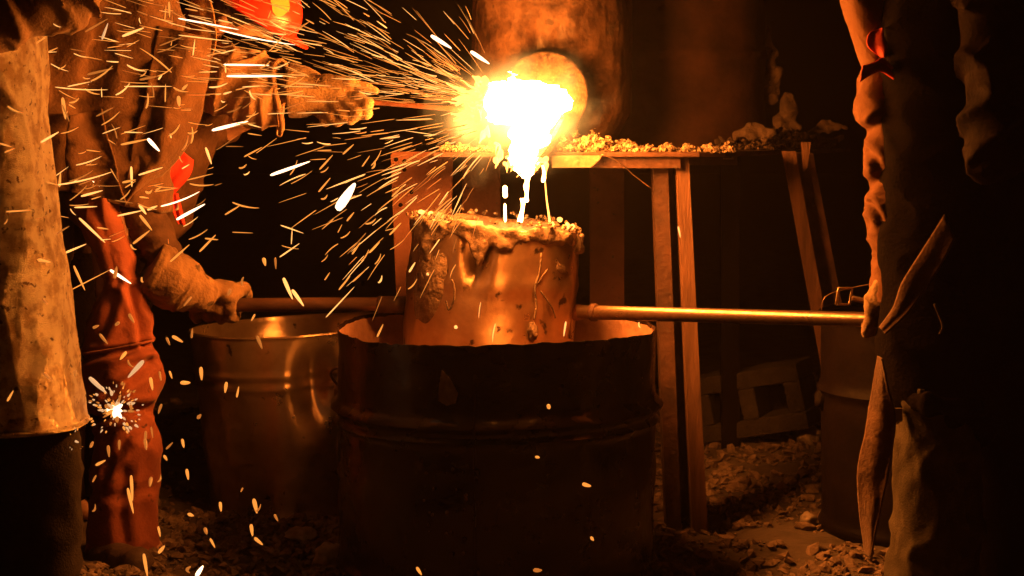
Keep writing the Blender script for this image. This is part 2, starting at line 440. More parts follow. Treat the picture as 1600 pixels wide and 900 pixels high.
for i, (x, y, d, r, lab) in enumerate([
        (1266, 662, 5.75, .040, 'pale rounded stone beside the right end of the concrete block'),
        (470, 842, 4.72, .040, 'dark jagged slag lump in front of the leaning metal can'),
        (515, 862, 4.45, .046, 'brown crumbly clod against the foot of the big drum, left side'),
        (1076, 888, 4.3, .022, 'small pointed stone on the ground right of the big drum foot'),
        (1262, 800, 4.95, .035, 'flat brown stone on the ground left of the dark right drum')]):
    p = P(x, y, d); p[2] = float(gz(p[0], p[1])) + r * .35
    o = mesh('stone', *lump(p, r, 40 + i, ICO3, .4, .75), M['rock']); tag(o, lab, 'stone', 'larger stones on the ground')

# ------------------------------------------------------------------ furnace on its table
TZ = 1.072
FC = np.array([(862 - 800) / FPX * 5.05, 5.05]); FR = .236
def furnace():
    t = thing('furnace', 'scorched steel drum furnace on the table, round tap plate facing left', 'furnace', (FC[0], FC[1], TZ))
    def dent(th, r, z, j):
        p = np.stack([np.cos(th) * 2, np.sin(th) * 2, z * 3], -1)
        dx = FC[0] + np.cos(th) * FR - P(851, 148, 4.8)[0]; dz = TZ + z - P(851, 148, 4.8)[2]
        rho = np.hypot(dx, dz); phi = np.arctan2(dz, dx); front = np.sin(th) < 0
        pet = np.where(front, np.sin(phi * 9 + 2 * noise(np.stack([phi, rho * 6, phi * 0], -1), 3)) * np.exp(-((rho - .17) / .055) ** 2), 0)  # radial ripples shaped in to give petal-like light and shade
        return r + .006 * fbm(p, 3, 2) + .007 * pet + .002 * fbm(p * 6, 3, 5), z
    zs = list(np.linspace(.0, 1.05, 130))
    prof = [(.02, .004), (FR * .6, .004)] + [(FR * min(1, .62 + .38 * (z / .11) ** .6) if z < .11 else FR, z + .004) for z in zs] + [(FR - .03, 1.06), (.02, 1.07)]
    o = mesh('shell', *lathe(prof, (FC[0], FC[1], TZ), 240, dent), M['furnace'], t); recalc(o); sharp(o, 50)
    # bands and bolts
    for z in (.455, .9):
        b = mesh('band', *lathe([(FR - .004, z), (FR + .010, z), (FR + .010, z + .035), (FR - .004, z + .035)], (FC[0], FC[1], TZ), 128), M['furnace'], t); recalc(b); sharp(b)
    for k in range(10):
        a = R(-165 + k * 17) 
        c = np.array([FC[0] + math.cos(a) * (FR + .012), FC[1] + math.sin(a) * (FR + .012), TZ + .472])
        mesh('bolt', *lump(c, .011, 3, ICO2, 0, 1), M['furnace'], t)
    # tap collar and round plate: axis points left towards the camera
    c = P(851, 148, 4.775); yaw = R(9)
    n = np.array([-math.sin(yaw), -math.cos(yaw), .03]); n /= np.linalg.norm(n)
    u = np.cross([0, 0, 1], n); u /= np.linalg.norm(u); w = np.cross(n, u)
    def disc(prof, N=96, rough=0.0):
        th = np.linspace(0, 2 * np.pi, N, endpoint=False); rs = []
        for r, h in prof:
            rr = r * (1 + rough * fbm(np.stack([np.cos(th) * 5, np.sin(th) * 5, th * 0 + h], -1), 3, 4))
            rs.append(c + n * h + rr[:, None] * (np.cos(th)[:, None] * u + np.sin(th)[:, None] * w))
        return rings(rs)
    recalc(mesh('tap_collar', *disc([(.100, -.16), (.100, -.018)]), M['furnace'], t))
    pl = recalc(mesh('tap_plate', *disc([(.112, -.018), (.122, -.014), (.124, -.004), (.121, .004), (.116, .006), (.05, .004), (.03, -.004)], rough=.012), M['tap'], t)); sharp(pl, 50)
    # tap hole lip low on the plate, with crust
    a = c + n * .012 - w * .05
    parts = []
    rr = np.random.default_rng(5)
    for k in range(46):
        th = rr.uniform(0, 6.28); q = a + u * math.cos(th) * .05 * rr.uniform(.5, 1.1) + w * math.sin(th) * .035 * rr.uniform(.5, 1.1) + n * rr.uniform(0, .015)
        parts.append(lump(q, rr.uniform(.006, .016), k, ICO2, .5, 1))
    mesh('slag_crust', *merge(parts), M['burnt'], t, smooth=False)
    # trough that leads the iron over the table edge
    p0 = c - w * .10 + n * .01; p1 = P(824, 258, 4.62)
    prof = [(-.06, .03), (-.052, -.004), (-.03, -.02), (0, -.026), (.03, -.02), (.052, -.004), (.06, .03), (.05, .034), (.04, .006), (0, -.008), (-.04, .006), (-.05, .034)]
    ax = (p1 - p0) / np.linalg.norm(p1 - p0); sd = np.cross(ax, [0, 0, 1]); sd /= np.linalg.norm(sd); up = np.cross(sd, ax)
    rs = [p0 + (p1 - p0) * s + np.array([sd * x * k + up * z for x, z in prof]) for s, k in ((-.1, 1), (.5, .95), (1, .7))]
    o = recalc(mesh('spout', *rings(rs), M['burnt'], t)); sharp(o, 35)
furnace()
def furnace_dark_mass():  # furnace's dim right side, added as its own drum in a darker colour
    c = P(1048, 400, 5.62); r = .31
    t = thing('steel_drum', 'dim right-hand mass of the furnace, added as a separate dark drum', 'drum', (c[0], c[1], TZ))
    hoop = lambda z: .010 * math.exp(-((z - .30) / .012) ** 2) + .010 * math.exp(-((z - .01) / .01) ** 2)
    def fn(th, rr, z, j): return rr + .005 * fbm(np.stack([np.cos(th) * 2, np.sin(th) * 2, z * 5], -1), 3, 41), z
    prof = [(.01, .004)] + [(r + hoop(z), z + .004) for z in np.linspace(0, .88, 60)] + [(.01, .885)]
    o = recalc(mesh('shell', *lathe(prof, (c[0], c[1], TZ), 96, fn), M['dim_steel'], t)); sharp(o, 60)
    mesh('bung', *tube([(c[0], c[1] - .1, TZ + .88), (c[0], c[1] - .1, TZ + .90)], .03, 20), M['rust'], t)
furnace_dark_mass()

def table():
    t = thing('table', 'rusty steel table under the furnace, littered with crumbs', 'table', (.35, 5.3, 0))
    A, B, C_, D = (-.22, 4.74), (.52, 4.74), (1.18, 5.95), (-.22, 5.95)
    th = .014
    outline = [A, B, (.60, 4.80), C_, D]
    o = mesh('table_top', *prism([(x, y, TZ - th) for x, y in outline], (0, 0, th)), M['rust'], t, smooth=False); bevel(o, .003)
    # angle piece below the front edge
    q = [P(862, 243, 4.735), P(941, 243, 4.735), P(938, 249, 4.735), P(924, 262, 4.735), P(862, 262, 4.735)]
    o = mesh('front_angle', *prism(q, (0, -.008, 0)), M['plate'], t, smooth=False); bevel(o, .002)
    o = mesh('cross_bar', *boxg((.30, 4.78, TZ - .03), (.34, .03, .03)), M['rust'], t, smooth=False)
    o = mesh('cross_bar', *boxg((.30, 5.7, TZ - .035), (.9, .04, .04)), M['rust'], t, smooth=False)
    # wide drilled leg plate on the left
    pl = [P(610, 242, 5.1), P(614, 237, 5.1), P(708, 237, 5.1), P(706, 330, 5.1), P(700, 500, 5.1), P(690, 795, 5.1), P(626, 795, 5.1), P(619, 470, 5.1)]
    o = mesh('leg', *prism(pl, (0, .012, 0)), M['rust2'], t, smooth=False); bevel(o, .002); o['label'] = 'wide drilled rust red leg plate at the left'
    for (x, y) in ((619, 249), (632, 252), (620, 261), (632, 265), (643, 300), (626, 320)):
        c = P(x, y, 5.1)
        mesh('bolt_hole', *tube([c + (0, -.0015, 0), c + (0, .004, 0)], .0065, 14), M['black_metal'], o)  # solid dark disc, its colour stands for the shade inside the hole
    # second wide post behind
    o = mesh('leg', *merge([boxg(P(752, 420, 5.35) * (1, 1, 0) + (0, 0, .525), (.12, .012, 1.05)), boxg(P(735, 420, 5.39) * (1, 1, 0) + (-.02, .03, .525), (.012, .10, 1.05))]), M['rust2'], t, smooth=False)
    # channel leg on the right: two flanges and a web, leaning a little
    d = 4.86
    def slab(pts, dep, m_, nm='flange', par=None):
        return mesh(nm, *prism([P(x, y, d) for x, y in pts], (0, dep, 0)), m_, par if par is not None else t, smooth=False)
    leg = slab([(1040, 246), (1054, 246), (1086, 862), (1062, 862)], .012, M['rust'], 'leg')
    leg.location.y += .07; leg['label'] = 'leaning channel leg with two lit flanges'
    slab([(1018, 246), (1041, 246), (1064, 862), (1041, 862)], .085, M['rust'], 'flange', leg).location.y -= .04
    slab([(1053, 240), (1072, 240), (1104, 866), (1080, 866)], .07, M['timber'], 'flange', leg).location.y -= .07
    # clip under the edge and rear posts
    mesh('clip', *boxg(P(1010, 248, 4.80), (.035, .03, .014)), M['plate'], t, smooth=False)
    w = .10
    for (x, dd, m_, ww) in ((948, 5.75, M['rust2'], .115), (1140, 5.8, M['black_metal'], .06)):
        c = P(x, 300, dd)
        mesh('leg', *boxg((c[0], dd, (TZ - .015) / 2), (ww, .05, TZ - .016)), m_, t, smooth=False)
    # slanted heavy leg on the right
    d2 = 5.12
    L0 = [P(1222, 236, d2), P(1243, 236, d2), P(1302, 560, d2), P(1350, 830, d2), P(1330, 830, d2), P(1281, 560, d2)]
    o = mesh('leg', *prism(L0, (.0, .012, 0)), M['timber'], t, smooth=False); o['label'] = 'heavy slanted leg at the right'
    W0 = [P(1243, 238, d2), P(1275, 240, d2), P(1325, 500, d2), P(1382, 830, d2), P(1350, 830, d2), P(1302, 560, d2)]
    mesh('web', *prism(W0, (0, .012, 0)), M['rust'], o, smooth=False).location.y += .05
    mesh('brace', *prism([P(1254, 222, 5.09), P(1267, 222, 5.09), P(1262, 262, 5.09), P(1257, 268, 5.09)], (0, .03, 0)), M['timber'], t, smooth=False)
    mesh('bracket', *merge([boxg(P(1141, 237, 5.0), (.018, .02, .004)), boxg(P(1145, 243, 5.0), (.004, .02, .022)), boxg(P(1138, 248, 5.0), (.028, .02, .004))]), M['plate'], t, smooth=False)
    return t
table()
# thin wire brace
pw = smooth_path([P(940, 241, 4.72), P(965, 252, 4.74), P(992, 275, 4.78), P(1017, 294, 4.79)], 6)
tag(mesh('wire', *tube(pw, .0016, 6), M['wire']), 'thin slack wire from the table edge down to the channel leg', 'wire')

def slag():
    rr = np.random.default_rng(11); C, Rd = [], []
    def heap(n, fx, fd, h, r0, r1):
        for k in range(n):
            x = rr.uniform(*fx); d = rr.uniform(*fd)
            wx = (x - 800) / FPX * d
            if (wx - FC[0]) ** 2 + (d - FC[1]) ** 2 < (FR + .004) ** 2: continue
            r = r0 * (r1 / r0) ** (rr.uniform() ** 1.8)
            hh = h(x) * rr.uniform() ** 1.5 * max(.1, 1 - abs(d - (fd[0] + fd[1]) / 2) / (fd[1] - fd[0]))
            C.append((wx, d, TZ + hh + r * .4)); Rd.append(r)
    heap(70, (870, 990), (4.76, 4.90), lambda x: .05 * math.exp(-((x - 905) / 45) ** 2) + .016, .010, .019)
    heap(1500, (862, 1010), (4.745, 4.95), lambda x: .05 * math.exp(-((x - 905) / 45) ** 2) + .022 + .012 * math.sin(x * .13), .0016, .008)
    heap(900, (980, 1150), (4.745, 4.97), lambda x: .014 + .010 * math.sin(x * .2), .0016, .0075)
    heap(25, (985, 1140), (4.76, 4.95), lambda x: .008, .007, .012)
    heap(260, (690, 775), (4.745, 4.95), lambda x: .018, .0018, .008)
    heap(25, (690, 770), (4.76, 4.93), lambda x: .012, .008, .014)
    o = fast_lumps('slag_crumbs', C, Rd, M['slag'], ICO2, seed=2, rough=.85, flat=.85)
    tag(o, 'crumbly pale slag and clay heaped along the table edge', 'slag', kind='stuff')
slag()
def dim_slag():
    rr = np.random.default_rng(12); C, Rd = [], []
    for k in range(900):
        x = rr.uniform(1120, 1328); d = rr.uniform(5.15, 5.75); r = .003 * (5 ** (rr.uniform() ** 1.7)); wx = (x - 800) / FPX * d
        if d > 4.80 + (wx - .60) * 1.98 + .03 or True: C.append((wx, max(d, 4.85 + max(0, wx - .60) * 1.98), TZ + (.03 + .035 * math.exp(-((x - 1235) / 34) ** 2)) * rr.uniform() ** 1.4 + r * .3)); Rd.append(r)
    o = fast_lumps('dim_slag_crumbs', C, Rd, M['wool'], ICO1, seed=6, rough=.9, flat=.7)  # slag rubble in a darker material, for the weak light at this end
    tag(o, 'rubble heaped at the right end of the table, coloured dark for dim light', 'dim_slag', kind='stuff')
dim_slag()

# loose wool scraps
def wool():
    def scrap(pts, d, lab, nm, seed, thick=.03):
        q = [(P(x, y, d), r) for x, y, r in pts]
        lo, hi = bounds(q, .03)
        def fn(p):
            w = p + np.stack([noise(p * 20, seed), noise(p * 20, seed + 1), noise(p * 20, seed + 2)], -1) * .014
            return chain_d(w, q, .01, (1, .6, 1)) + .012 * fbm(p * 26, 3, seed)
        lo[1] -= .0; o = mesh(nm, *sdf_mesh(fn, lo, hi, .005), M['wool']); tag(o, lab, 'insulation', 'torn ceramic wool')
    scrap([(1199, 40, .006), (1203, 85, .016), (1206, 120, .030), (1203, 150, .030)], 5.55, 'torn pale wool strip hanging down the furnace side', 'wool_strip', 3)
    scrap([(1235, 150, .012), (1228, 170, .028), (1222, 190, .034), (1245, 200, .02)], 5.5, 'crumpled wool wad resting under the hanging strip', 'wool_wad', 5)
    scrap([(1150, 212, .016), (1175, 205, .022), (1202, 210, .02)], 5.2, 'flat ragged wool wad on the table edge left of the crumpled one', 'wool_wad', 7)
    scrap([(1262, 202, .012), (1290, 198, .014), (1322, 201, .010)], 5.6, 'thin wool shred at the far right of the table', 'wool_wad', 9)
wool()

# ------------------------------------------------------------------ big cut drum in front
DC = P(777, 700, 4.46); DR = .411; DRIM = .62
def drum():
    t = thing('steel_drum', 'big blackened cut-open steel drum in front, holding the ladle', 'drum', (DC[0], DC[1], 0))
    def rimz(th):
        # height of the torn rim round the drum (th = -90 deg faces the camera)
        a = np.angle(np.exp(1j * (th + np.pi / 2)))          # 0 = towards the camera
        z = .622 + .004 * np.sin(a * 2 + .5) + .005 * np.sin(a * 3 + 1) - .006 * np.exp(-((a - .1) / .5) ** 2)
        return z + .0035 * fbm(np.stack([np.cos(th) * 16, np.sin(th) * 16, th * 0], -1), 3, 1)
    def fn(th, r, z, j):
        s = z / .62
        zz = s * rimz(th)
        p = np.stack([np.cos(th) * 1.5, np.sin(th) * 1.5, zz * 4], -1)
        return r + .008 * fbm(p, 3, 6) - .012 * np.exp(-((np.angle(np.exp(1j * (th + np.pi * .58)))) / .16) ** 2 - ((zz - .50) / .06) ** 2), zz
    zs = np.concatenate([np.linspace(0, .62, 70)])
    hoop = lambda z: .020 * math.exp(-((z - .425) / .014) ** 2) + .010 * math.exp(-((z - .385) / .006) ** 2) + .008 * math.exp(-((z - .02) / .012) ** 2)
    outer = [(DR + hoop(z), z) for z in zs]; inner = [(DR - .003 + hoop(z), z) for z in zs[::-1][:2]]; lin = [(DR - .0045 + hoop(z), z) for z in zs[:-1]]
    o = mesh('shell', *lathe(outer + inner, (DC[0], DC[1], 0), 160, fn, cap=False), M['drum'], t); recalc(o); sharp(o, 60)
    mesh('lit_inside', *lathe(lin, (DC[0], DC[1], 0), 160, fn, cap=False), M['lit_inside'], t)  # inner wall coloured lighter and more orange so it reads firelit
    mesh('floor', *lathe([(.001, .03), (DR - .001, .03), (DR - .001, .022), (.001, .022)], (DC[0], DC[1], 0), 64), M['drum'], t)
    a = R(-97); x, y = DC[0] + math.cos(a) * (DR + .001), DC[1] + math.sin(a) * (DR + .001)
    pth = [np.array([DC[0] + math.cos(a) * (DR + .003 + hoop(z)), DC[1] + math.sin(a) * (DR + .003 + hoop(z)), z]) for z in np.linspace(.03, .55, 40)]
    mesh('seam', *tube(pth, .0035, 6), M['drum'], t)
    # scab of burnt paint on the front
    rr = np.random.default_rng(9); parts = []
    for k in range(26):
        aa = R(rr.choice([-104, -101, -112, -99]) + rr.normal() * 2.2); z = rr.uniform(.08, .33)
        parts.append(lump((DC[0] + math.cos(aa) * (DR + .004), DC[1] + math.sin(aa) * (DR + .004), z), rr.uniform(.002, .006), k, ICO1, .4, 1.2))
    mesh('burnt_scabs', *merge(parts), M['burnt'], t, smooth=False)['kind'] = 'stuff'
    # flaked patch above the hoop
    q = []
    for px_, py_ in ((690, 578), (703, 592), (716, 615), (712, 630), (698, 634), (684, 626), (686, 600)):
        x = (px_ - 800) / FPX * 4.06; a = math.asin((x - DC[0]) / (DR + .004)); yy = DC[1] - math.cos(a) * (DR + .005)
        q.append((x, yy, EYE - (py_ - HZ) / FPX * yy))
    mesh('flaked_patch', *prism(q, (0, .006, 0)), M['clay'], t, smooth=False)
drum()

# ------------------------------------------------------------------ ladle with its two pipe handles
LC = P(768, 430, 4.62)
def ladle():
    base = np.array([LC[0] - .015, LC[1], .40]); tilt = R(3.5)
    t = thing('ladle', 'clay-lipped steel pouring ladle with two pipe handles, standing in the drum', 'ladle', base)
    ct, st = math.cos(tilt), math.sin(tilt)
    def tf(v):
        v = np.asarray(v, float).copy(); x, z = v[..., 0].copy(), v[..., 2].copy()
        v[..., 0] = x * ct + z * st; v[..., 2] = -x * st + z * ct
        return v + base
    H = .475
    def fn(th, r, z, j):
        p = np.stack([np.cos(th) * 1.3, np.sin(th) * 1.3, z * 4], -1)
        return r - .060 * np.exp(-((np.angle(np.exp(1j * (th + R(102))))) / .12) ** 2 - ((z - .435) / .085) ** 2) + .010 * fbm(p, 3, 12) + .004 * np.exp(-((z - .33) / .02) ** 2), z  # hollow shaped into the wall so it catches a highlight
    prof = [(.02, 0), (.227, 0)] + [(.229, z) for z in np.linspace(.01, H, 40)] + [(.20, H), (.19, .12), (.01, .10)]
    v, f = lathe(prof, (0, 0, 0), 96, fn); o = recalc(mesh('shell', tf(v), f, M['ladle'], t)); sharp(o, 60)
    # clay lip: lumpy torus with hanging skirts
    def lip(p):
        q = p - base; x = q[:, 0] * ct - q[:, 2] * st; z = q[:, 0] * st + q[:, 2] * ct; y = q[:, 1]
        r = np.hypot(x, y); th = np.arctan2(y, x)
        cs = np.stack([np.cos(th) * 3, np.sin(th) * 3, th * 0], -1)
        top = .490 + .012 * noise(cs, 3) - .012 * np.exp(-((th + 1.35) / .28) ** 2) - .02 * np.clip(np.cos(th), 0, 1) ** 3
        hang = .042 + .026 * fbm(cs * 1.3, 2, 8) + .13 * np.exp(-((th + 2.45) / .13) ** 2) + .05 * np.exp(-((th + 1.75) / .10) ** 2)
        zc = top - hang / 2
        dr = np.abs(r - .220) - (.017 + .008 * noise(cs * 2, 5)); dz = np.abs(z - zc) - hang / 2
        d = np.maximum(dr, dz) ; d = smin(d + .012, d + .012, .01)
        d = np.hypot(np.maximum(dr + .012, 0), np.maximum(dz + .012, 0)) + np.minimum(np.maximum(dr + .012, dz + .012), 0) - .012
        return d + .010 * fbm(q * 26, 3, 2)
    o = mesh('clay_lip', *sdf_mesh(lip, base + (-.30, -.30, .24), base + (.32, .30, .53), .006), M['clay'], t)
    # crumbs and embers on the lip
    rr = np.random.default_rng(4); pc = []
    for k in range(150):
        th = R(rr.choice([-150, -130, -60, -40, -20, 20, 60, 110, 150]) + rr.normal() * 12); rad = .226 + rr.normal() * .010
        z = .492 + .012 * rr.uniform() - .022 * max(0, math.cos(th)) ** 3
        pc.append((tf(np.array([math.cos(th) * rad, math.sin(th) * rad, z])), rr.uniform(.0025, .007)))
    o = fast_lumps('crumbs', [c for c, r in pc], [r for c, r in pc], M['burnt'], ICO1, t, .5, 1, 3); o['kind'] = 'stuff'
    for k in range(7):
        th = R([-152, -148, -50, -35, -28, -140, 40][k]); c = tf(np.array([math.cos(th) * .227, math.sin(th) * .227, .505 - .018 * max(0, math.cos(th)) ** 2]))
        mesh('ember', *lump(c, .006 + .003 * (k % 3 == 0), k, ICO2, .3, 1), M['ember'], t)
    # molten surface in the mouth
    v, f = lathe([(.001, .33), (.192, .33)], (0, 0, 0), 48); mesh('molten_pool', tf(v), f, M['stream'], t)
    # clay smears and cracks on the wall
    def wallp(px_, py_, off=.001):
        x = (px_ - 800) / FPX * 4.43
        xl = x - base[0] - .015; yy = base[1] - math.sqrt(max(.001, .233 ** 2 - xl ** 2)) - off
        return np.array([(px_ - 800) / FPX * yy, yy, EYE - (py_ - HZ) / FPX * yy])
    for pts in ([(655, 400), (690, 392), (700, 420), (690, 470), (668, 505), (650, 500), (646, 450)], [(862, 400), (895, 402), (899, 430), (880, 436), (862, 425)]):
        n = len(pts); c = wallp(sum(p[0] for p in pts) / n, sum(p[1] for p in pts) / n, .010)
        ring = [wallp(x, y, .001) for x, y in pts]
        rs = smooth_path(ring + [ring[0]], 5)[:-1]
        v = np.concatenate([rs + (0, .012, 0), rs * .5 + c * .5 + (0, -.001, 0), [c]]); m = len(rs)
        v[m:] += (noise(v[m:] * 40, 2) * .006)[:, None] * np.array([0, 1, 0])
        f = [[i, (i + 1) % m, m + (i + 1) % m, m + i] for i in range(m)] + [[m + i, m + (i + 1) % m, 2 * m] for i in range(m)]
        recalc(mesh('clay_smear', v, f, M['clay'], t))
    for pts, r in (([(706, 436), (710, 450), (709, 470), (701, 484), (697, 470)], .0026), ([(846, 395), (843, 425), (836, 450), (838, 480), (834, 500)], .0030), ([(856, 420), (838, 445)], .002), ([(845, 455), (862, 480), (868, 497)], .002)):
        mesh('crack', *tube(smooth_path([wallp(x, y, .001) for x, y in pts], 5), r, 6), M['burnt'], t)
    mesh('clay_drip', *lump(wallp(832, 518, .004), .018, 3, ICO3, .6, 1.2), M['clay'], t)
    # handles
    pr = [P(880, 487, 4.59), P(940, 488.5, 4.52), P(1150, 494, 4.245), P(1378, 500, 3.93)]
    pth = smooth_path(pr, 6)
    a = pth[0] + (pth[0] - pth[1]) * .2
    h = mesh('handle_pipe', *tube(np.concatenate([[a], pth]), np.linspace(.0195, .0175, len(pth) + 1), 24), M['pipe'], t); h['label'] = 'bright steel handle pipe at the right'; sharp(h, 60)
    c = P(928, 488.2, 4.535); ax = (pth[3] - pth[2]) / np.linalg.norm(pth[3] - pth[2])
    mesh('collar', *tube([c - ax * .010, c - ax * .006, c + ax * .006, c + ax * .010], [.019, .024, .024, .019], 24), M['rust'], h)
    mesh('collar', *tube([pth[0] - ax * .03, pth[0], pth[0] + ax * .05], [.030, .026, .0215], 20), M['rust2'], h)
    pl = [P(640, 476, 4.63), P(560, 475.5, 4.66), P(340, 477, 4.74)]
    pth = smooth_path(pl, 6)
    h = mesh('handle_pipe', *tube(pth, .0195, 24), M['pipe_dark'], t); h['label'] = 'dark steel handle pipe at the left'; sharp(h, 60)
    mesh('collar', *tube([P(640, 476.2, 4.63), P(592, 475.8, 4.648)], .0235, 24), M['rust'], h)
    mesh('strut', *boxg(P(889, 514, 4.55), (.012, .012, .05)), M['pipe'], t)
ladle()

# ------------------------------------------------------------------ leaning galvanised can
def can():
    c = P(470, 700, 5.50); base = np.array([c[0], c[1], -.105]); tl = R(3.0)
    t = thing('metal_can', 'shiny dented galvanised can leaning behind the big drum', 'can', base)
    ct, st = math.cos(tl), math.sin(tl)
    def tf(v):
        v = np.asarray(v, float).copy(); x, z = v[..., 0].copy(), v[..., 2].copy()
        v[..., 0] = x * ct - z * st; v[..., 2] = x * st + z * ct + .015
        return v + base
    H = .59
    rad = lambda z: .280 + .040 * z / H + .007 * math.exp(-((z - .435) / .009) ** 2) + .007 * math.exp(-((z - .472) / .009) ** 2) + .006 * math.exp(-((z - .035) / .008) ** 2)
    def fn(th, r, z, j):
        p = np.stack([np.cos(th) * 1.7, np.sin(th) * 1.7, z * 5], -1)
        dent = -.075 * np.exp(-((np.angle(np.exp(1j * (th + R(70))))) / .17) ** 2 - ((z - .46) / .10) ** 2)
        return r + .006 * fbm(p, 3, 21) + dent, z + .004 * np.sin(th * 2 + 1) * (z / H) ** 3
    zs = np.linspace(0, H, 70)
    prof = [(rad(z), z) for z in zs] + [(rad(H) + .004, H + .004), (rad(H), H + .009), (rad(H) - .004, H + .004)] + [(rad(z) - .003, z) for z in zs[::-1][1:]]
    v, f = lathe(prof, (0, 0, 0), 128, fn); o = recalc(mesh('shell', tf(v), f, M['can'], t)); sharp(o, 60)
    v, f = lathe([(.001, .02), (.279, .02), (.279, .012), (.001, .012)], (0, 0, 0), 48); mesh('floor', tf(v), f, M['can'], t)
    # bail ear with ring on the right
    cc = P(522, 590, 5.23)
    q = smooth_path([cc + np.array([.012, .02, -.03]), cc + np.array([-.008, -.004, .005]), cc + np.array([-.006, -.006, .022]), cc + np.array([.010, -.004, .030]), cc + np.array([.026, .01, .022])], 6)
    mesh('ring', *tube(q, .0045, 8), M['pipe_dark'], t)
    mesh('ear', *boxg(cc + (.016, .02, -.035), (.035, .012, .045)), M['can'], t)
can()

# dark drum on the right and the block
def dark_drum():
    c = P(1285, 700, 4.85); r = .27; cx = c[0] + r
    t = thing('steel_drum', 'dark narrow steel drum standing behind the right worker', 'drum', (cx, 4.85, 0))
    hoop = lambda z: .012 * math.exp(-((z - .40) / .012) ** 2) + .010 * math.exp(-((z - .02) / .012) ** 2) + .012 * math.exp(-((z - .61) / .010) ** 2)
    zs = np.linspace(0, .62, 60)
    prof = [(r + hoop(z), z) for z in zs] + [(r - .006 + hoop(z), z) for z in zs[::-1]]
    def fn(th, rr, z, j): return rr + .004 * fbm(np.stack([np.cos(th) * 2, np.sin(th) * 2, z * 5], -1), 3, 31), z
    o = recalc(mesh('shell', *lathe(prof, (cx, 4.85, 0), 96, fn), M['black_metal'], t)); sharp(o, 60)
    mesh('floor', *lathe([(.001, .03), (r - .003, .03), (r - .003, .022), (.001, .022)], (cx, 4.85, 0), 48), M['black_metal'], t)
    q = P(1286, 622, 4.84)
    mesh('hoop_dent', *lump(q, .022, 4, ICO3, .4, 1.3), M['black_metal'], t)
dark_drum()
def block():
    c = P(1182, 625, 5.85)
    W, H, D, wl_ = .38, .22, .20, .058
    g = []
    g.append(boxg((0, 0, H / 2 - wl_ / 2), (W, D, wl_))); g.append(boxg((0, 0, -H / 2 + wl_ / 2), (W, D, wl_)))
    for x in (-W / 2 + wl_ / 2, 0, W / 2 - wl_ / 2): g.append(boxg((x, 0, 0), (wl_, D, H - 2 * wl_)))
    g.append(boxg((0, D / 2 - .012, 0), (W - .02, .02, H - .02)))  # back slab added behind the cells to keep the holes dark
    v, f = merge(g)
    m = Matrix.Rotation(R(-24), 3, 'Z') @ Matrix.Rotation(R(-12), 3, 'Y')
    v = v @ np.array(m).T + c
    o = mesh('concrete_block', v, f, M['concrete'], None, smooth=False); bevel(o, .006)
    tag(o, 'grey two-hole concrete block tilted on the rubble under the table', 'block')
block()
o = mesh('panel', *boxg(P(1515, 243, 6.5), (.085, .02, .09)), M['grey'], None, smooth=False); bevel(o, .006)
tag(o, 'small pale grey square panel far behind the right worker', 'panel')
o = mesh('panel_post', *boxg(P(1515, 243, 6.54) * (1, 1, 0) + (0, .0, .53), (.04, .03, 1.06)), M['black_metal'], None, smooth=False)
tag(o, 'dark post holding up the small grey panel', 'post')

# ------------------------------------------------------------------ people
def head_mesh(root, c, fwd, up, hair=True):
    """a head with brow, eyes, nose, mouth and ears; c is the centre of the skull"""
    fwd = np.asarray(fwd, float); fwd /= np.linalg.norm(fwd); up = np.asarray(up, float); up = up - fwd * (up @ fwd); up /= np.linalg.norm(up)
    sd = np.cross(fwd, up)
    L = lambda s, f, u: np.asarray(c) + sd * s + fwd * f + up * u
    return L
def skull_d(p, L, k=.02):
    d = capsule_d(p, L(0, -.015, .02), L(0, .02, .02), .082, .078)
    d = smin(d, capsule_d(p, L(0, .035, -.03), L(0, .045, -.075), .058, .036), .04)
    d = smin(d, capsule_d(p, L(0, .088, .01), L(0, .104, -.024), .009, .014), .012)
    for s in (-1, 1):
        d = smin(d, capsule_d(p, L(s * .078, -.012, .005), L(s * .080, -.01, -.03), .014, .009), .008)
        e = capsule_d(p, L(s * .030, .098, .008), L(s * .038, .094, .008), .017, .015)
        d = -smin(-d, e, .014)
        d = smin(d, capsule_d(p, L(s * .031, .082, .008), L(s * .033, .082, .008), .012, .012), .004)
        d = smin(d, capsule_d(p, L(s * .018, .093, .030), L(s * .048, .082, .030), .008, .007), .01)
    d = smin(d, capsule_d(p, L(-.02, .084, -.058), L(.02, .084, -.058), .007, .007), .006)
    return d
def person_body(root, L, neck, chest, pelvis, arms, legs):
    """one continuous skin figure under the clothes"""
    pts = [(L(0, 0, 0), .14), (chest, .2), (pelvis, .2)] + [(np.asarray(q), .1) for a in arms + legs for q in a]
    lo, hi = bounds(pts, .02)
    def fn(p):
        d = skull_d(p, L)
        d = smin(d, capsule_d(p, L(0, -.01, -.06), neck, .052, .056), .03)
        d = smin(d, capsule_d(p, np.asarray(neck), np.asarray(chest), .07, .12), .05)
        d = smin(d, capsule_d(p, np.asarray(chest), np.asarray(pelvis), .125, .12), .05)
        for a in arms:
            for q0, q1, r0, r1 in zip(a[:-1], a[1:], (.05, .042), (.042, .03)):
                d = smin(d, capsule_d(p, np.asarray(q0), np.asarray(q1), r0, r1), .03)
        for a in legs:
            for q0, q1, r0, r1 in zip(a[:-1], a[1:], (.06, .05), (.05, .038)):
                d = smin(d, capsule_d(p, np.asarray(q0), np.asarray(q1), r0, r1), .03)
            foot = np.asarray(a[-1]); d = smin(d, capsule_d(p, foot, foot + np.array([.10, -.05, -.02]), .04, .03), .03)
        return d
    return mesh('body', *sdf_mesh(fn, lo, hi, .0115), M['skin'], root)
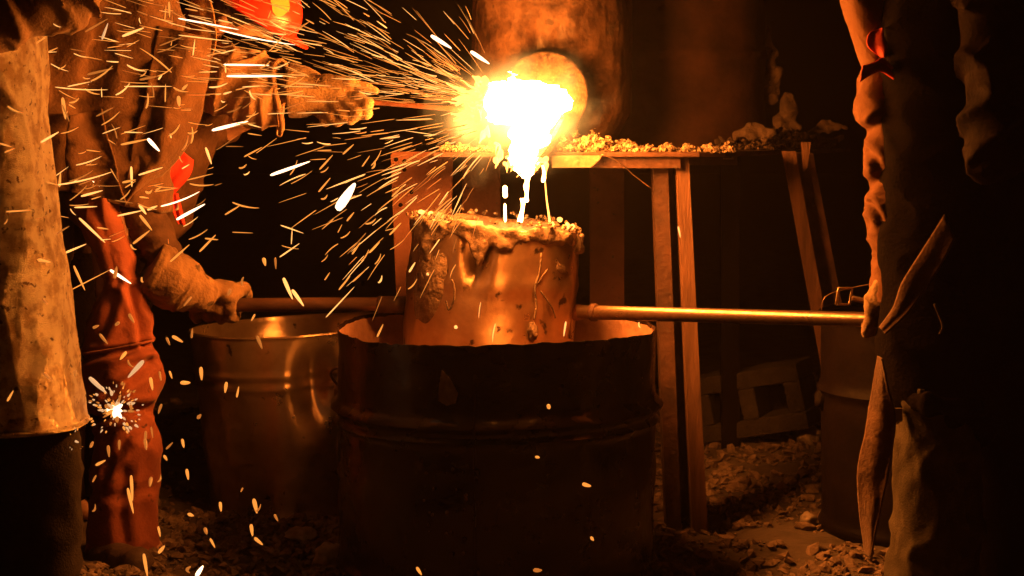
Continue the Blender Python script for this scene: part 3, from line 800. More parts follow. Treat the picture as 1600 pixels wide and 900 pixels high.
def eyes(root, L):
    for s in (-1, 1):
        mesh('eye', *lump(L(s * .031, .089, .009), .0095, 1, ICO2, 0, 1), M['wool'], root)
def hair_cap(root, L, m='hair'):
    def fn(p):
        d = capsule_d(p, L(0, -.022, .028), L(0, .012, .034), .091, .084) + .004 * noise(p * 60, 3)
        cut = ((p - L(0, .045, .03)) @ (L(0, 1, -.5) - L(0, 0, 0))) / 1.12
        return np.maximum(d, cut)
    c = L(0, 0, 0); mesh('hair', *sdf_mesh(fn, c - .16, c + .16, .007), M[m], root)

def garment(name, root, chains, m, h=.008, k=.03, fold=.010, axis=(0, 0, 1), fl=14, fp=5, seed=0, extra=None, cut=None, pad=.05):
    """cloth over one or more chains of (point, radius[, squash])"""
    allp = [(np.asarray(q, float), r) for ch, sq in chains for q, r in ch]
    lo, hi = bounds(allp, pad)
    def fn(p):
        d = None
        for ch, sq in chains:
            ax = np.asarray(ch[-1][0], float) - np.asarray(ch[0][0], float)
            q = chain_d(p, [(np.asarray(a, float), r) for a, r in ch], .02, sq)
            near = np.abs(q) < .06
            if near.any():
                dd = np.zeros(len(p)); dd[near] = folds(p[near], ax, fold, fl, fp, seed) + .25 * fold * fbm(p[near] * 9, 2, seed + 3)
                q = q - dd
            d = q if d is None else smin(d, q, k)
        if cut is not None: d = np.maximum(d, cut(p))
        return d
    return mesh(name, *sdf_mesh(fn, lo, hi, h), M[m], root)

def edge_loft(name, root, rows, d, depth, m, n=40, k=6, fold=.006, seed=0, fl=16, fp=5, sub=5, sq=1.0, flat=None, creases=()):
    """tube of cloth from left/right edges per row (pictured positions at distance d)"""
    rows = np.array(rows, float)
    L_ = smooth_path([P(x0, y, d) for x0, x1, y in rows], sub); R_ = smooth_path([P(x1, y, d) for x0, x1, y in rows], sub)
    th = np.linspace(0, 2 * np.pi, n, endpoint=False); rs = []
    for a, b in zip(L_, R_):
        c = (a + b) / 2; hw = np.linalg.norm(b - a) / 2; dirx = (b - a) / (2 * hw + 1e-9)
        dp = depth * (0.6 + .4 * hw / .09) if flat is None else flat
        cc, ss = np.sign(np.cos(th)) * np.abs(np.cos(th)) ** sq, np.sign(np.sin(th)) * np.abs(np.sin(th)) ** sq
        rs.append(c + cc[:, None] * dirx * hw + ss[:, None] * np.array([0, dp, 0]))
    v, f = rings(rs)
    ax = np.array(L_[-1] - L_[0]); cen = np.concatenate([np.repeat(((a + b) / 2)[None], n, 0) for a, b in zip(L_, R_)])
    nrm = v - cen; nrm /= np.linalg.norm(nrm, axis=1)[:, None] + 1e-9
    v = v + nrm * folds(v, ax, fold, fl, fp, seed)[:, None]
    for pts, dep, wd in creases:
        q = smooth_path([(x, y, 0) for x, y in pts], 6)[:, :2]
        X = 800 + v[:, 0] / v[:, 1] * FPX; Y = HZ + (EYE - v[:, 2]) / v[:, 1] * FPX
        D = np.full(len(v), 1e9)
        for a, b in zip(q[:-1], q[1:]):
            ab = b - a; t_ = np.clip(((X - a[0]) * ab[0] + (Y - a[1]) * ab[1]) / max(ab @ ab, 1e-9), 0, 1)
            D = np.minimum(D, np.hypot(X - a[0] - t_ * ab[0], Y - a[1] - t_ * ab[1]))
        front = np.clip(-nrm[:, 1] * 3 + .6, 0, 1)
        v = v - nrm * (front * (dep * np.exp(-(D / wd) ** 2) - .45 * dep * np.exp(-((D - 2.1 * wd) / wd) ** 2)))[:, None]
    o = recalc(mesh(name, v, f, M[m], root)); return o

def sheet(name, root, left, right, d0, d1, m, nu=14, nv=40, wave=.008, thick=.003, seed=0, fr=40):
    """hanging sheet of leather between two edges"""
    Lp = smooth_path([P(x, y, d0) for x, y in left], 10); Rp = smooth_path([P(x, y, d1) for x, y in right], 10)
    ti = np.linspace(0, 1, nv)
    def res(q): return np.stack([np.interp(ti, np.linspace(0, 1, len(q)), q[:, i]) for i in range(3)], -1)
    A, B = res(Lp), res(Rp); s = np.linspace(0, 1, nu)
    G = A[:, None] * (1 - s)[None, :, None] + B[:, None] * s[None, :, None]
    G[..., 1] += wave * (np.sin(s * 6 + seed)[None, :] * (1 + ti[:, None]) + 1.5 * fbm(G * 12, 3, seed)) + .9 * wave * folds(G, (.5, 0, 1), 1.0, 13, 6, seed)
    v = G.reshape(-1, 3); n = len(v)
    f = [[j * nu + i, j * nu + i + 1, (j + 1) * nu + i + 1, (j + 1) * nu + i] for j in range(nv - 1) for i in range(nu - 1)]
    o = mesh(name, v, f, M[m], root); md = o.modifiers.new('thickness', 'SOLIDIFY'); md.thickness = thick; md.offset = 0
    return o

def grip_glove(root, C, A, B, rp, m, flip=1, wrist=None, cuff=None, h=.0042, sz=1.0):
    """a glove closed round a bar: A along the bar, B through the back of the hand, fingers go A x B"""
    C = np.asarray(C, float); A = np.asarray(A, float) / np.linalg.norm(A); B = np.asarray(B, float); B = B - A * (A @ B); B /= np.linalg.norm(B)
    K = np.cross(A, B) * flip
    at = lambda a, th, r: C + A * a + (B * math.cos(th) + K * math.sin(th)) * r
    wr = C + B * .030 - K * .095 if wrist is None else np.asarray(wrist, float)
    ch = []
    for i, (a, sc) in enumerate(((-.036, .9), (-.012, 1.0), (.012, 1.04), (.036, .97))):
        a *= sz; fr = .0125 * sz * (.94 if i == 0 else 1)
        pts = [(at(a * .9, R(-35), rp + .030 * sz), .016 * sz), (at(a, R(25), rp + .018 * sz), .0145 * sz)]
        for th in np.radians(np.linspace(70, 70 + 150 * sc, 5)): pts.append((at(a * 1.04, th, rp + fr * .8), fr))
        ch.append(pts)
    th_ = [(wr * .45 + C * .55 + A * .045 * sz + B * .02, .02 * sz), (at(.058 * sz, R(-60), rp + .02 * sz), .016 * sz), (at(.060 * sz, R(-110), rp + .013 * sz), .0145 * sz), (at(.050 * sz, R(-165), rp + .012 * sz), .013 * sz)]
    palm = [(wr, .032), (at(0, R(-30), rp + .030), .036)]
    allp = [q for c_ in ch for q in c_] + th_ + palm + ([(np.asarray(q, float), r) for q, r in cuff] if cuff else [])
    lo, hi = bounds(allp, .015)
    def fn(p):
        d = capsule_d(p, palm[0][0], palm[1][0], .03, .030)
        for a in (-.026, 0, .026):
            d = smin(d, capsule_d(p, wr + A * a * .6, at(a * sz, R(-25), rp + .024 * sz), .024 * sz, .021 * sz), .015)
        for c_ in ch: d = smin(d, chain_d(p, c_, .006), .006)
        d = smin(d, chain_d(p, th_, .008), .010)
        if cuff: d = smin(d, chain_d(p, [(np.asarray(q, float), r) for q, r in cuff], .02), .018)
        near = np.abs(d) < .03
        dd = np.zeros(len(p)); dd[near] = folds(p[near], wr - C, .0065, 20, 9, 3)
        if cuff and len(cuff) > 2:
            c0, c1 = np.asarray(cuff[0][0]), np.asarray(cuff[-1][0]); ax = (c1 - c0) / np.linalg.norm(c1 - c0); u = (p - c0) @ ax; ln_ = np.linalg.norm(c1 - c0)
            dd = dd + .005 * np.exp(-((u - ln_ * .28) / .004) ** 2) + .004 * np.exp(-((u - ln_ * .95) / .006) ** 2)
            return np.maximum(d - dd, u - ln_ * 1.08)
        return d - dd
    return mesh('glove', *sdf_mesh(fn, lo, hi, h), M[m], root)

# worker holding the left handle: tan jacket, red leather leg covers
def worker_ladle():
    d = 4.66
    foot = P(190, 885, d); foot[2] = 0
    t = thing('person', 'worker in tan jacket and red leather leggings gripping the left ladle handle', 'person', foot)
    L = head_mesh(t, P(215, -135, 4.62), (.85, -.35, -.3), (.25, -.05, 1))
    sh_r, sh_l = P(130, -25, 4.54), P(235, 40, 4.74)
    el = P(205, 310, 4.64); wr = P(300, 450, 4.655)
    hip1, kn1, an1 = P(172, 320, 4.62), P(190, 590, 4.62), P(188, 840, 4.64)
    hip2, kn2, an2 = P(135, 330, 4.86), P(100, 590, 4.95), P(90, 780, 5.0)
    person_body(t, L, P(205, -60, 4.65), P(195, 70, 4.66), P(165, 300, 4.70), [[sh_l, el, wr], [sh_r, P(72, 190, 4.55), P(52, 390, 4.56)]], [[hip1, kn1, an1], [hip2, kn2, an2]])
    eyes(t, L); hair_cap(t, L)
    # jacket: torso flattened front to back, hem cut on a slant
    def cut(p):
        z = EYE - (305 - HZ) / FPX * 4.66
        return np.where(p[:, 0] < P(100, 0, 4.6)[0], -1, (z - p[:, 2]) - .25 * (p[:, 0] - P(150, 300, 4.66)[0]))
    garment('jacket', t, [([(P(205, -35, 4.65), .14), (P(185, 60, 4.65), .175), (P(172, 200, 4.66), .165), (P(168, 340, 4.66), .175)], (1, .8, 1)),
                          ([(sh_r, .085), (P(78, 190, 4.55), .072), (P(58, 370, 4.56), .058)], None)], 'tan2', h=.009, fold=.014, cut=cut, seed=2, fl=7, fp=9)
    # open front flap that hangs to a point
    sheet('jacket_flap', t, [(245, 40), (225, 150), (200, 250), (196, 318)], [(330, 60), (318, 160), (285, 240), (200, 322)], 4.52, 4.60, 'tan2', wave=.014, seed=1, thick=.004, nu=26)
    sheet('jacket_flap', t, [(110, 180), (104, 240), (112, 300)], [(160, 170), (182, 260), (198, 318)], 4.45, 4.49, 'tan2', wave=.010, seed=4, thick=.004, nu=20)
    # dark sleeve to the gauntlet
    garment('sleeve', t, [([(sh_l, .075), (el, .066), (P(255, 400, 4.64), .055)], None)], 'brownjacket', h=.008, fold=.010, seed=6)
    # red leggings
    rows = [(118, 190, 292), (122, 193, 340), (142, 203, 385), (158, 214, 425), (164, 224, 450), (146, 232, 485), (132, 238, 525), (127, 243, 548), (125, 254, 575), (128, 254, 600), (140, 238, 635), (150, 236, 655), (148, 249, 690), (143, 246, 760), (136, 246, 830), (133, 247, 872)]
    o = edge_loft('legging', t, rows, 4.58, .085, 'red', n=96, fold=.011, seed=3, fl=5, fp=7, sub=11, creases=[
        ([(128, 560), (178, 551), (240, 541)], .014, 6), ([(206, 452), (221, 500), (226, 536)], .018, 7), ([(236, 566), (205, 592), (165, 612)], .012, 7), ([(146, 655), (190, 644), (236, 640)], .018, 8),
        ([(225, 655), (196, 690), (168, 735)], .012, 7), ([(176, 462), (168, 500), (150, 530)], .010, 7), ([(196, 740), (190, 800), (196, 850)], .008, 9), ([(150, 330), (172, 380), (182, 440)], .008, 8), ([(140, 765), (180, 775), (240, 762)], .007, 7)]); o['label'] = 'creased red leather legging'
    s = smooth_path([P(130, 553, 4.485), P(175, 546, 4.47), P(215, 538, 4.47), P(240, 532, 4.50)], 6)
    mesh('seam', *tube(s, .0035, 6), M['red'], o)
    edge_loft('trouser_leg', t, [(80, 190, 320), (70, 150, 500), (65, 140, 590), (60, 130, 780)], 4.9, .08, 'dark', fold=.01, seed=5)
    # boot
    q = [(an1 + (0, 0, -.01), .06), (P(170, 872, 4.55), .052), (P(215, 884, 4.42), .045)]
    garment('boot', t, [(q, None)], 'boot', h=.007, fold=.005, seed=1)
    q = [(an2, .055), (an2 + (.04, -.06, -.05), .05)]
    garment('boot', t, [(q, None)], 'boot', h=.008, fold=.004, seed=2)
    # gauntlet glove on the pipe
    grip_glove(t, P(336, 477, 4.735), (1, .02, 0), (.05, -1, .45), .020, 'gauntlet', 1, wrist=P(306, 452, 4.655),
               cuff=[(P(308, 458, 4.65), .052), (P(275, 442, 4.63), .074), (P(238, 420, 4.61), .080)], sz=1.3)
    grip_glove(t, P(48, 420, 4.56), (1, 0, 0), (-.3, -1, 0), .02, 'glove', 1, wrist=P(54, 385, 4.56), h=.007)
    # belt pouch and red shirt tail
    mesh('pouch', *boxg(P(128, 370, 4.75), (.05, .04, .09)), M['brownjacket'], t)
    sheet('shirt_tail', t, [(276, 228), (262, 262), (240, 298)], [(302, 250), (296, 275), (268, 308)], 4.72, 4.76, 'redcloth', wave=.004, nv=16)
    sheet('shirt_tail', t, [(268, 300), (268, 325), (278, 350)], [(278, 302), (284, 325), (290, 352)], 4.76, 4.78, 'redcloth', wave=.004, nv=12)
worker_ladle()

# worker with the hard hat, bent over, pushing the tapping rod
def worker_rod():
    t = thing('person', 'bent worker in red hard hat pushing a rod at the tap hole', 'person', P(215, 780, 5.05) * (1, 1, 0))
    L = head_mesh(t, P(372, 42, 4.90), (.75, -.25, -.62), (.58, -.05, .82))
    sh = P(330, 92, 4.80); el = P(392, 142, 4.78); wr = P(470, 142, 4.74)
    sh2 = P(320, 40, 5.05)
    hip = P(200, 330, 5.08)
    person_body(t, L, P(335, 45, 4.92), P(300, 90, 4.95), P(215, 290, 5.05), [[sh, el, wr], [sh2, P(345, 200, 5.1), P(400, 180, 5.02)]],
                [[P(225, 320, 5.0), P(180, 590, 5.0), P(168, 780, 5.01)], [P(190, 330, 5.15), P(150, 560, 5.2), P(130, 740, 5.25)]])
    eyes(t, L); hair_cap(t, L)
    garment('jacket', t, [([(P(325, 50, 4.93), .115), (P(290, 120, 4.96), .15), (P(245, 250, 5.02), .15), (P(230, 320, 5.04), .14)], (1, .85, 1)),
                          ([(sh2, .08), (P(340, 195, 5.1), .07)], None)], 'brownjacket', h=.009, fold=.012, seed=9, fl=8, fp=7)
    # loose front panel with a bright edge
    sheet('jacket_flap', t, [(292, -20), (297, 40), (305, 100), (294, 150)], [(324, -20), (337, 50), (327, 100), (298, 152)], 4.76, 4.70, 'tan', wave=.008, seed=2, thick=.004)
    # sleeve with hanging folds
    rows = None
    q = [(P(322, 110, 4.80), .092), (P(362, 128, 4.79), .098), (P(400, 140, 4.78), .098), (P(432, 148, 4.76), .092)]
    garment('sleeve', t, [(q, None)], 'tan', h=.006, fold=.020, seed=14, fl=15, fp=4, cut=lambda p: p[:, 0] - P(437, 150, 4.76)[0])
    c = P(438, 150, 4.76)
    th = np.linspace(0, 2 * np.pi, 40)
    ring = np.stack([c[0] + .012 * np.sin(th * 2), c[1] + .085 * np.cos(th), c[2] + .098 * np.sin(th)], -1)
    mesh('cuff_hem', *tube(ring, .008, 8), M['tan'], t)
    mesh('cuff_clasp', *tube(smooth_path([P(433, 203, 4.72), P(433, 211, 4.72), P(438, 213, 4.72), P(441, 207, 4.72)], 5), .003, 6), M['wire'], t)
    # glove: cuff, palm, folded fingers under the rod and thumb along it
    r_ = .0135
    ch = [[(P(505, 168, 4.70), .02), (P(520, 184, 4.66), .014), (P(508, 190, 4.68), .013), (P(500, 180, 4.72), .012)],
          [(P(520, 160, 4.68), .02), (P(540, 182, 4.64), .0145), (P(527, 190, 4.66), .0135), (P(516, 178, 4.70), .012)],
          [(P(535, 155, 4.67), .02), (P(560, 176, 4.62), .015), (P(548, 187, 4.64), .014), (P(535, 178, 4.68), .012)],
          [(P(545, 148, 4.67), .022), (P(575, 162, 4.62), .0155), (P(573, 178, 4.62), .0145), (P(556, 180, 4.66), .0125)]]
    thumb = [(P(510, 128, 4.68), .024), (P(548, 130, 4.65), .017), (P(572, 136, 4.65), .0135), (P(588, 142, 4.65), .010)]
    palm = [(P(490, 145, 4.71), .036), (P(535, 148, 4.68), .033)]
    cuff = [(P(455, 142, 4.74), .078), (P(472, 144, 4.73), .068), (P(492, 146, 4.71), .048)]
    allp = [q for c_ in ch for q in c_] + thumb + palm + cuff
    lo, hi = bounds(allp, .01); c0 = P(452, 142, 4.74)[0]
    def fn(p):
        d = capsule_d(p, palm[0][0], palm[1][0], .038, .034)
        for c_ in ch: d = smin(d, chain_d(p, c_, .006), .006)
        d = smin(d, chain_d(p, thumb, .006), .009)
        d = smin(d, chain_d(p, cuff, .02), .02)
        near = np.abs(d) < .04; dd = np.zeros(len(p)); dd[near] = folds(p[near], (1, 0, -.1), .0035, 6, 20, 5)
        return np.maximum(d - dd, c0 - p[:, 0])
    g = mesh('glove', *sdf_mesh(fn, lo, hi, .0042), M['glove'], t)
    # small stamped letters on the glove cuff
    for pts in ([(490, 122), (500, 126)], [(492, 130), (499, 121)], [(489, 137), (498, 139), (493, 132)]):
        q = smooth_path([P(x, y, 4.655) for x, y in pts], 3); mesh('stamp', *tube(q, .0016, 5), M['burnt'], g)
    # red hard hat
    c = P(396, 16, 4.88); up = np.array([.53, -.10, .84]); up /= np.linalg.norm(up)
    f = np.array([.80, -.15, -.52]); f = f - up * (f @ up); f /= np.linalg.norm(f); s = np.cross(f, up)
    rs = []; TH = np.linspace(0, 2 * np.pi, 72, endpoint=False)
    for a in np.linspace(0, 88, 20):
        ra = math.cos(R(a)); hh = math.sin(R(a)) ** .9 * .125
        ridge = .006 * np.exp(-((np.sin(TH)) / .25) ** 2) * (math.sin(R(a)) > .15)
        rs.append(c + (np.cos(TH) * .143 * ra)[:, None] * f + (np.sin(TH) * .118 * ra)[:, None] * s + (hh + ridge)[:, None] * up)
    rim = [c + (np.cos(TH) * (.150 + .045 * np.clip(np.cos(TH), 0, 1) ** 2))[:, None] * f + (np.sin(TH) * .124)[:, None] * s - .006 * up,
           c + (np.cos(TH) * (.149 + .045 * np.clip(np.cos(TH), 0, 1) ** 2))[:, None] * f + (np.sin(TH) * .122)[:, None] * s - .011 * up,
           c + (np.cos(TH) * .136)[:, None] * f + (np.sin(TH) * .112)[:, None] * s - .004 * up]
    hel = recalc(mesh('hard_hat', *rings(rim[::-1] + rs), M['helmet'], t))
    # reflective sticker on its side: rounded shield
    def onshell(a, b):
        th = R(a); el_ = R(b); q = c + f * math.cos(th) * .147 * math.cos(el_) - s * 0 + np.array([0, 0, 0])
        return c + f * math.cos(th) * .1465 * math.cos(el_) + s * math.sin(th) * .1215 * math.cos(el_) + up * (math.sin(el_) ** .9 * .128)
    side = 1 if s[1] < 0 else -1
    st = [onshell(side * (48 + 15 * math.cos(q) * (1 if math.sin(q) > -.3 else .8)), 30 + 17 * math.sin(q)) for q in np.linspace(0, 2 * np.pi, 24, endpoint=False)]
    cen = np.mean(st, 0); n0 = cen - c; n0 /= np.linalg.norm(n0); cen = cen + n0 * .005
    mesh('sticker', np.concatenate([st, [cen]]), [[i, (i + 1) % 24, 24] for i in range(24)], M['sticker'], hel)
    # dark cloth at the neck under the helmet
    garment('neck_cloth', t, [([(P(368, 62, 4.86), .045), (P(420, 72, 4.82), .022)], (1, 1, .7))], 'dark', h=.007, fold=.006, seed=4)
    # legs and boots
    edge_loft('trouser_leg', t, [(200, 272, 318), (195, 266, 380), (165, 238, 480), (140, 215, 600), (130, 205, 770)], 5.0, .08, 'dark', fold=.01, seed=8)
    edge_loft('trouser_leg', t, [(140, 220, 330), (120, 190, 480), (105, 170, 600), (95, 160, 740)], 5.2, .08, 'dark', fold=.01, seed=12)
    for a, dd in (((165, 785), 5.02), ((110, 748), 5.22)):
        p = P(*a, dd); p[2] = .06
        garment('boot', t, [([(p, .055), (p + (.10, -.06, -.01), .045)], None)], 'boot', h=.008, fold=.004, seed=2)
worker_rod()
rod = smooth_path([P(470, 160, 4.72), P(560, 160, 4.66), P(600, 161, 4.64), P(680, 168, 4.60), P(752, 175, 4.56)], 6)
tag(mesh('tapping_rod', *tube(rod, np.linspace(.008, .0065, len(rod)), 12), M['rust2']), 'long thin tapping rod pushed into the fire by the gloved hand', 'rod')

# onlooker in the heavy pale coat at the left edge
def coat_person():
    d = 3.72
    t = thing('person', 'figure in long pale flecked heat coat at the left edge', 'person', P(-20, 900, d) * (1, 1, 0))
    L = head_mesh(t, P(-60, -180, d), (.9, .2, -.15), (.1, 0, 1))
    sh = P(-10, 20, d - .14); sh2 = P(-80, 20, d + .2)
    el = P(100, 10, d - .06); wr = P(185, -150, d - .03)
    person_body(t, L, P(-55, -90, d), P(-50, 100, d), P(-40, 420, d), [[sh, el, wr], [sh2, P(-120, 200, d + .3), P(-60, 330, d + .25)]],
                [[P(0, 430, d + .02), P(52, 700, d + .03), P(60, 960, d + .03)], [P(-90, 430, d + .12), P(-115, 700, d + .14), P(-120, 950, d + .14)]])
    eyes(t, L); hair_cap(t, L)
    rows = [(-130, 30, -90), (-140, 46, -30), (-148, 60, 30), (-155, 66, 110), (-160, 70, 180), (-170, 80, 270), (-180, 93, 370), (-190, 106, 470), (-200, 119, 570), (-205, 131, 664)]
    o = edge_loft('coat', t, rows, d, .17, 'coat', n=140, fold=.007, seed=7, fl=4, fp=9, sub=14, sq=.80, flat=.17)
    hem = np.array([[math.cos(a), math.sin(a)] for a in np.linspace(0, 2 * np.pi, 90)])
    a, b = P(-205, 664, d), P(131, 664, d); c = (a + b) / 2; hw = (b[0] - a[0]) / 2
    dp = .17; hem = np.sign(hem) * np.abs(hem) ** .80
    mesh('hem', *tube(np.stack([c[0] + hem[:, 0] * hw, c[1] + hem[:, 1] * dp, np.full(90, c[2] + .006)], -1), .006, 8), M['coat'], o)
    garment('sleeve', t, [([(sh + (-.03, 0, 0), .09), (P(50, 8, d - .10), .075), (el, .066), (P(150, -80, d - .04), .070), (P(180, -140, d - .03), .065)], None)], 'tan', h=.0065, fold=.018, seed=11, fl=16, fp=5)
    garment('shoulder_cape', t, [([(P(-60, -40, d), .14), (P(-55, 40, d), .15)], (1, .85, 1))], 'coat', h=.009, fold=.010, seed=2)
    grip_glove(t, wr + (.02, 0, .03), (1, 0, .3), (0, -1, .2), .015, 'glove', -1, wrist=wr + (-.01, 0, -.05), cuff=[(wr + (-.01, 0, -.05), .045), (wr + (-.03, 0, -.12), .055)], h=.006)
    edge_loft('trouser_leg', t, [(-30, 118, 640), (-20, 128, 720), (-10, 128, 800), (-8, 126, 900), (-6, 128, 990)], d + .02, .085, 'denim', fold=.008, seed=4)
    edge_loft('trouser_leg', t, [(-190, -40, 640), (-180, -60, 800), (-170, -70, 985)], d + .14, .085, 'dark', fold=.008, seed=9)
    for x, dd in ((60, d), (-110, d + .12)):
        p = P(x, 980, dd); p[2] = .06
        garment('boot', t, [([(p, .06), (p + (.12, .02, -.01), .048)], None)], 'boot', h=.009, fold=.004, seed=2)
coat_person()

# worker at the right handle, mostly a silhouette
def worker_right():
    d = 3.86
    t = thing('person', 'shadowed worker gripping the bright right ladle handle, leather apron hanging', 'person', P(1470, 960, d) * (1, 1, 0))
    L = head_mesh(t, P(1470, -190, d), (-.9, .1, -.35), (-.1, 0, 1))
    shf, shn = P(1420, -40, d + .14), P(1545, -45, d - .16)
    hand = P(1384, 499, 3.928)
    person_body(t, L, P(1480, -110, d), P(1490, 60, d), P(1500, 420, d), [[shf, P(1400, 240, d + .12), P(1395, 430, d + .08)], [shn, P(1552, 225, d - .2), P(1660, 170, d - .1)]],
                [[P(1470, 470, d - .02), P(1465, 720, d - .04), P(1462, 960, d)], [P(1540, 470, d + .1), P(1550, 720, d + .12), P(1560, 940, d + .15)]])
    eyes(t, L); hair_cap(t, L)
    garment('jacket', t, [([(P(1480, -70, d), .15), (P(1500, 60, d), .19), (P(1505, 250, d), .18), (P(1500, 400, d), .18), (P(1490, 520, d), .17), (P(1488, 590, d), .165)], (1, .8, 1))],
            'dark', h=.010, fold=.010, seed=5, fl=7, fp=6)
    # chest of the shirt and the creased sleeve down to the hand
    edge_loft('shirt_front', t, [(1308, 1400, -60), (1316, 1400, 0), (1327, 1400, 40), (1337, 1400, 75), (1348, 1402, 106)], d + .05, .085, 'sleeve', n=60, fold=.006, seed=2, fl=6, fp=12, sub=8, sq=.75)
    rows = [(1349, 1420, 95), (1343, 1425, 130), (1337, 1428, 165), (1341, 1430, 187), (1357, 1432, 204), (1351, 1434, 225), (1349, 1436, 258), (1360, 1436, 294), (1352, 1438, 315), (1352, 1436, 342), (1358, 1432, 372), (1364, 1426, 396), (1364, 1420, 432), (1361, 1412, 470)]
    o = edge_loft('sleeve', t, rows, d + .05, .085, 'sleeve', n=72, fold=.007, seed=21, fl=15, fp=8, sub=11, sq=.8, creases=[
        ([(1352, 203), (1380, 190), (1402, 214)], .010, 7), ([(1354, 294), (1382, 272), (1404, 300)], .009, 7), ([(1352, 345), (1388, 360), (1420, 396)], .010, 8), ([(1362, 400), (1392, 424), (1402, 465)], .008, 7), ([(1346, 232), (1368, 250), (1374, 280)], .010, 6), ([(1358, 318), (1372, 335), (1376, 350)], .009, 5)])
    # pale glove gripping the pipe
    grip_glove(t, hand, (1, -.1, -.015), (-.1, -1, .35), .019, 'glove', 1, wrist=P(1393, 455, 3.89), cuff=[(P(1393, 455, 3.89), .04), (P(1398, 430, 3.90), .046)], sz=1.12)
    # red strap with its knotted end
    sheet('strap', t, [(1348, 103), (1366, 98), (1380, 92), (1402, 110), (1430, 126), (1464, 139)], [(1343, 128), (1358, 118), (1376, 112), (1398, 125), (1425, 139), (1455, 153)], d - .07, d - .06, 'redcloth', nu=8, wave=.002, thick=.004)
    sheet('strap_end', t, [(1378, 44), (1358, 52), (1356, 72), (1376, 88)], [(1380, 44), (1382, 58), (1386, 72), (1382, 90)], d - .05, d - .07, 'redcloth', nu=10, nv=24, wave=.003, thick=.004)
    # near arm with bright creases at the elbow
    garment('near_sleeve', t, [([(shn, .09), (P(1560, 110, d - .19), .082), (P(1556, 225, d - .2), .070), (P(1640, 180, d - .12), .062), (P(1700, 150, d - .1), .058)], None)], 'dark2', h=.0075, fold=.022, seed=17, fl=9, fp=6)
    # apron edge across the lap and the flap below
    sheet('apron_edge', t, [(1476, 335), (1440, 392), (1410, 440), (1396, 480), (1374, 512)], [(1492, 372), (1470, 415), (1446, 452), (1418, 490), (1384, 522)], d - .14, d - .165, 'tan2', nu=14, nv=40, wave=.0018, thick=.004, seed=3)
    sheet('apron', t, [(1372, 556), (1364, 605), (1352, 680), (1341, 738), (1344, 800), (1353, 868)], [(1378, 560), (1390, 612), (1400, 650), (1396, 705), (1384, 765), (1362, 872)], d - .10, d - .15, 'tan2', nu=22, nv=80, wave=.004, thick=.004, seed=2)
    # trousers
    o = edge_loft('trouser_leg', t, [(1402, 1520, 600), (1400, 1525, 660), (1401, 1528, 740), (1396, 1532, 820), (1386, 1532, 900), (1380, 1530, 965)], d - .03, .085, 'denim_pale', n=72, fold=.012, seed=14, fl=9, fp=9, sub=10, sq=.85)
    edge_loft('trouser_leg', t, [(1490, 1620, 600), (1500, 1625, 740), (1510, 1620, 960)], d + .14, .085, 'dark', fold=.01, seed=3)
    garment('belt', t, [([(P(1402, 625, d - .03), .012), (P(1450, 632, d - .13), .012), (P(1530, 640, d - .14), .012)], (1, 1, 1.8))], 'dark', h=.006, fold=.003)
    b = mesh('clip', *boxg(P(1402, 648, d - .07), (.022, .012, .03)), M['brass'], t, smooth=False); bevel(b, .003)
    mesh('clip_pin', *tube([P(1394, 655, d - .08), P(1402, 660, d - .085)], .004, 8), M['brass'], b)
    # wrist buckle beyond the pipe with its strap
    bc = P(1319, 463, 4.03); n4 = []
    for (dx, dz) in ((-1, -1), (1, -1), (1, 1), (-1, 1)): n4.append(bc + np.array([dx * .016 + dz * .003, 0, dz * .019]))
    n4.append(n4[0])
    pth = np.concatenate([np.linspace(n4[i], n4[i + 1], 5)[:-1] for i in range(4)] + [[n4[4]]])
    mesh('buckle', *tube(pth, .0032, 6), M['brass'], t)
    mesh('buckle_strap', *tube(smooth_path([P(1332, 466, 4.03), P(1350, 470, 4.02), P(1366, 468, 4.01)], 5), [[.007, .018]] * 11, 12), M['tan2'], t)
    mesh('cord', *tube(smooth_path([P(1284, 484, 4.05), P(1287, 468, 4.04), P(1300, 458, 4.04), P(1330, 450, 4.03), P(1360, 444, 4.01)], 6), .0013, 6), M['wire'], t)
    mesh('thread', *tube(smooth_path([P(1460, 475, d - .16), P(1468, 495, d - .16), P(1473, 510, d - .16), P(1468, 522, d - .16)], 5), .0022, 6), M['wool'], t)
    for x, dd in ((1450, d), (1560, d + .15)):
        p = P(x, 960, dd); p[2] = .06
        garment('boot', t, [([(p, .06), (p + (-.12, -.02, -.01), .048)], None)], 'boot', h=.009, fold=.004, seed=2)
worker_right()

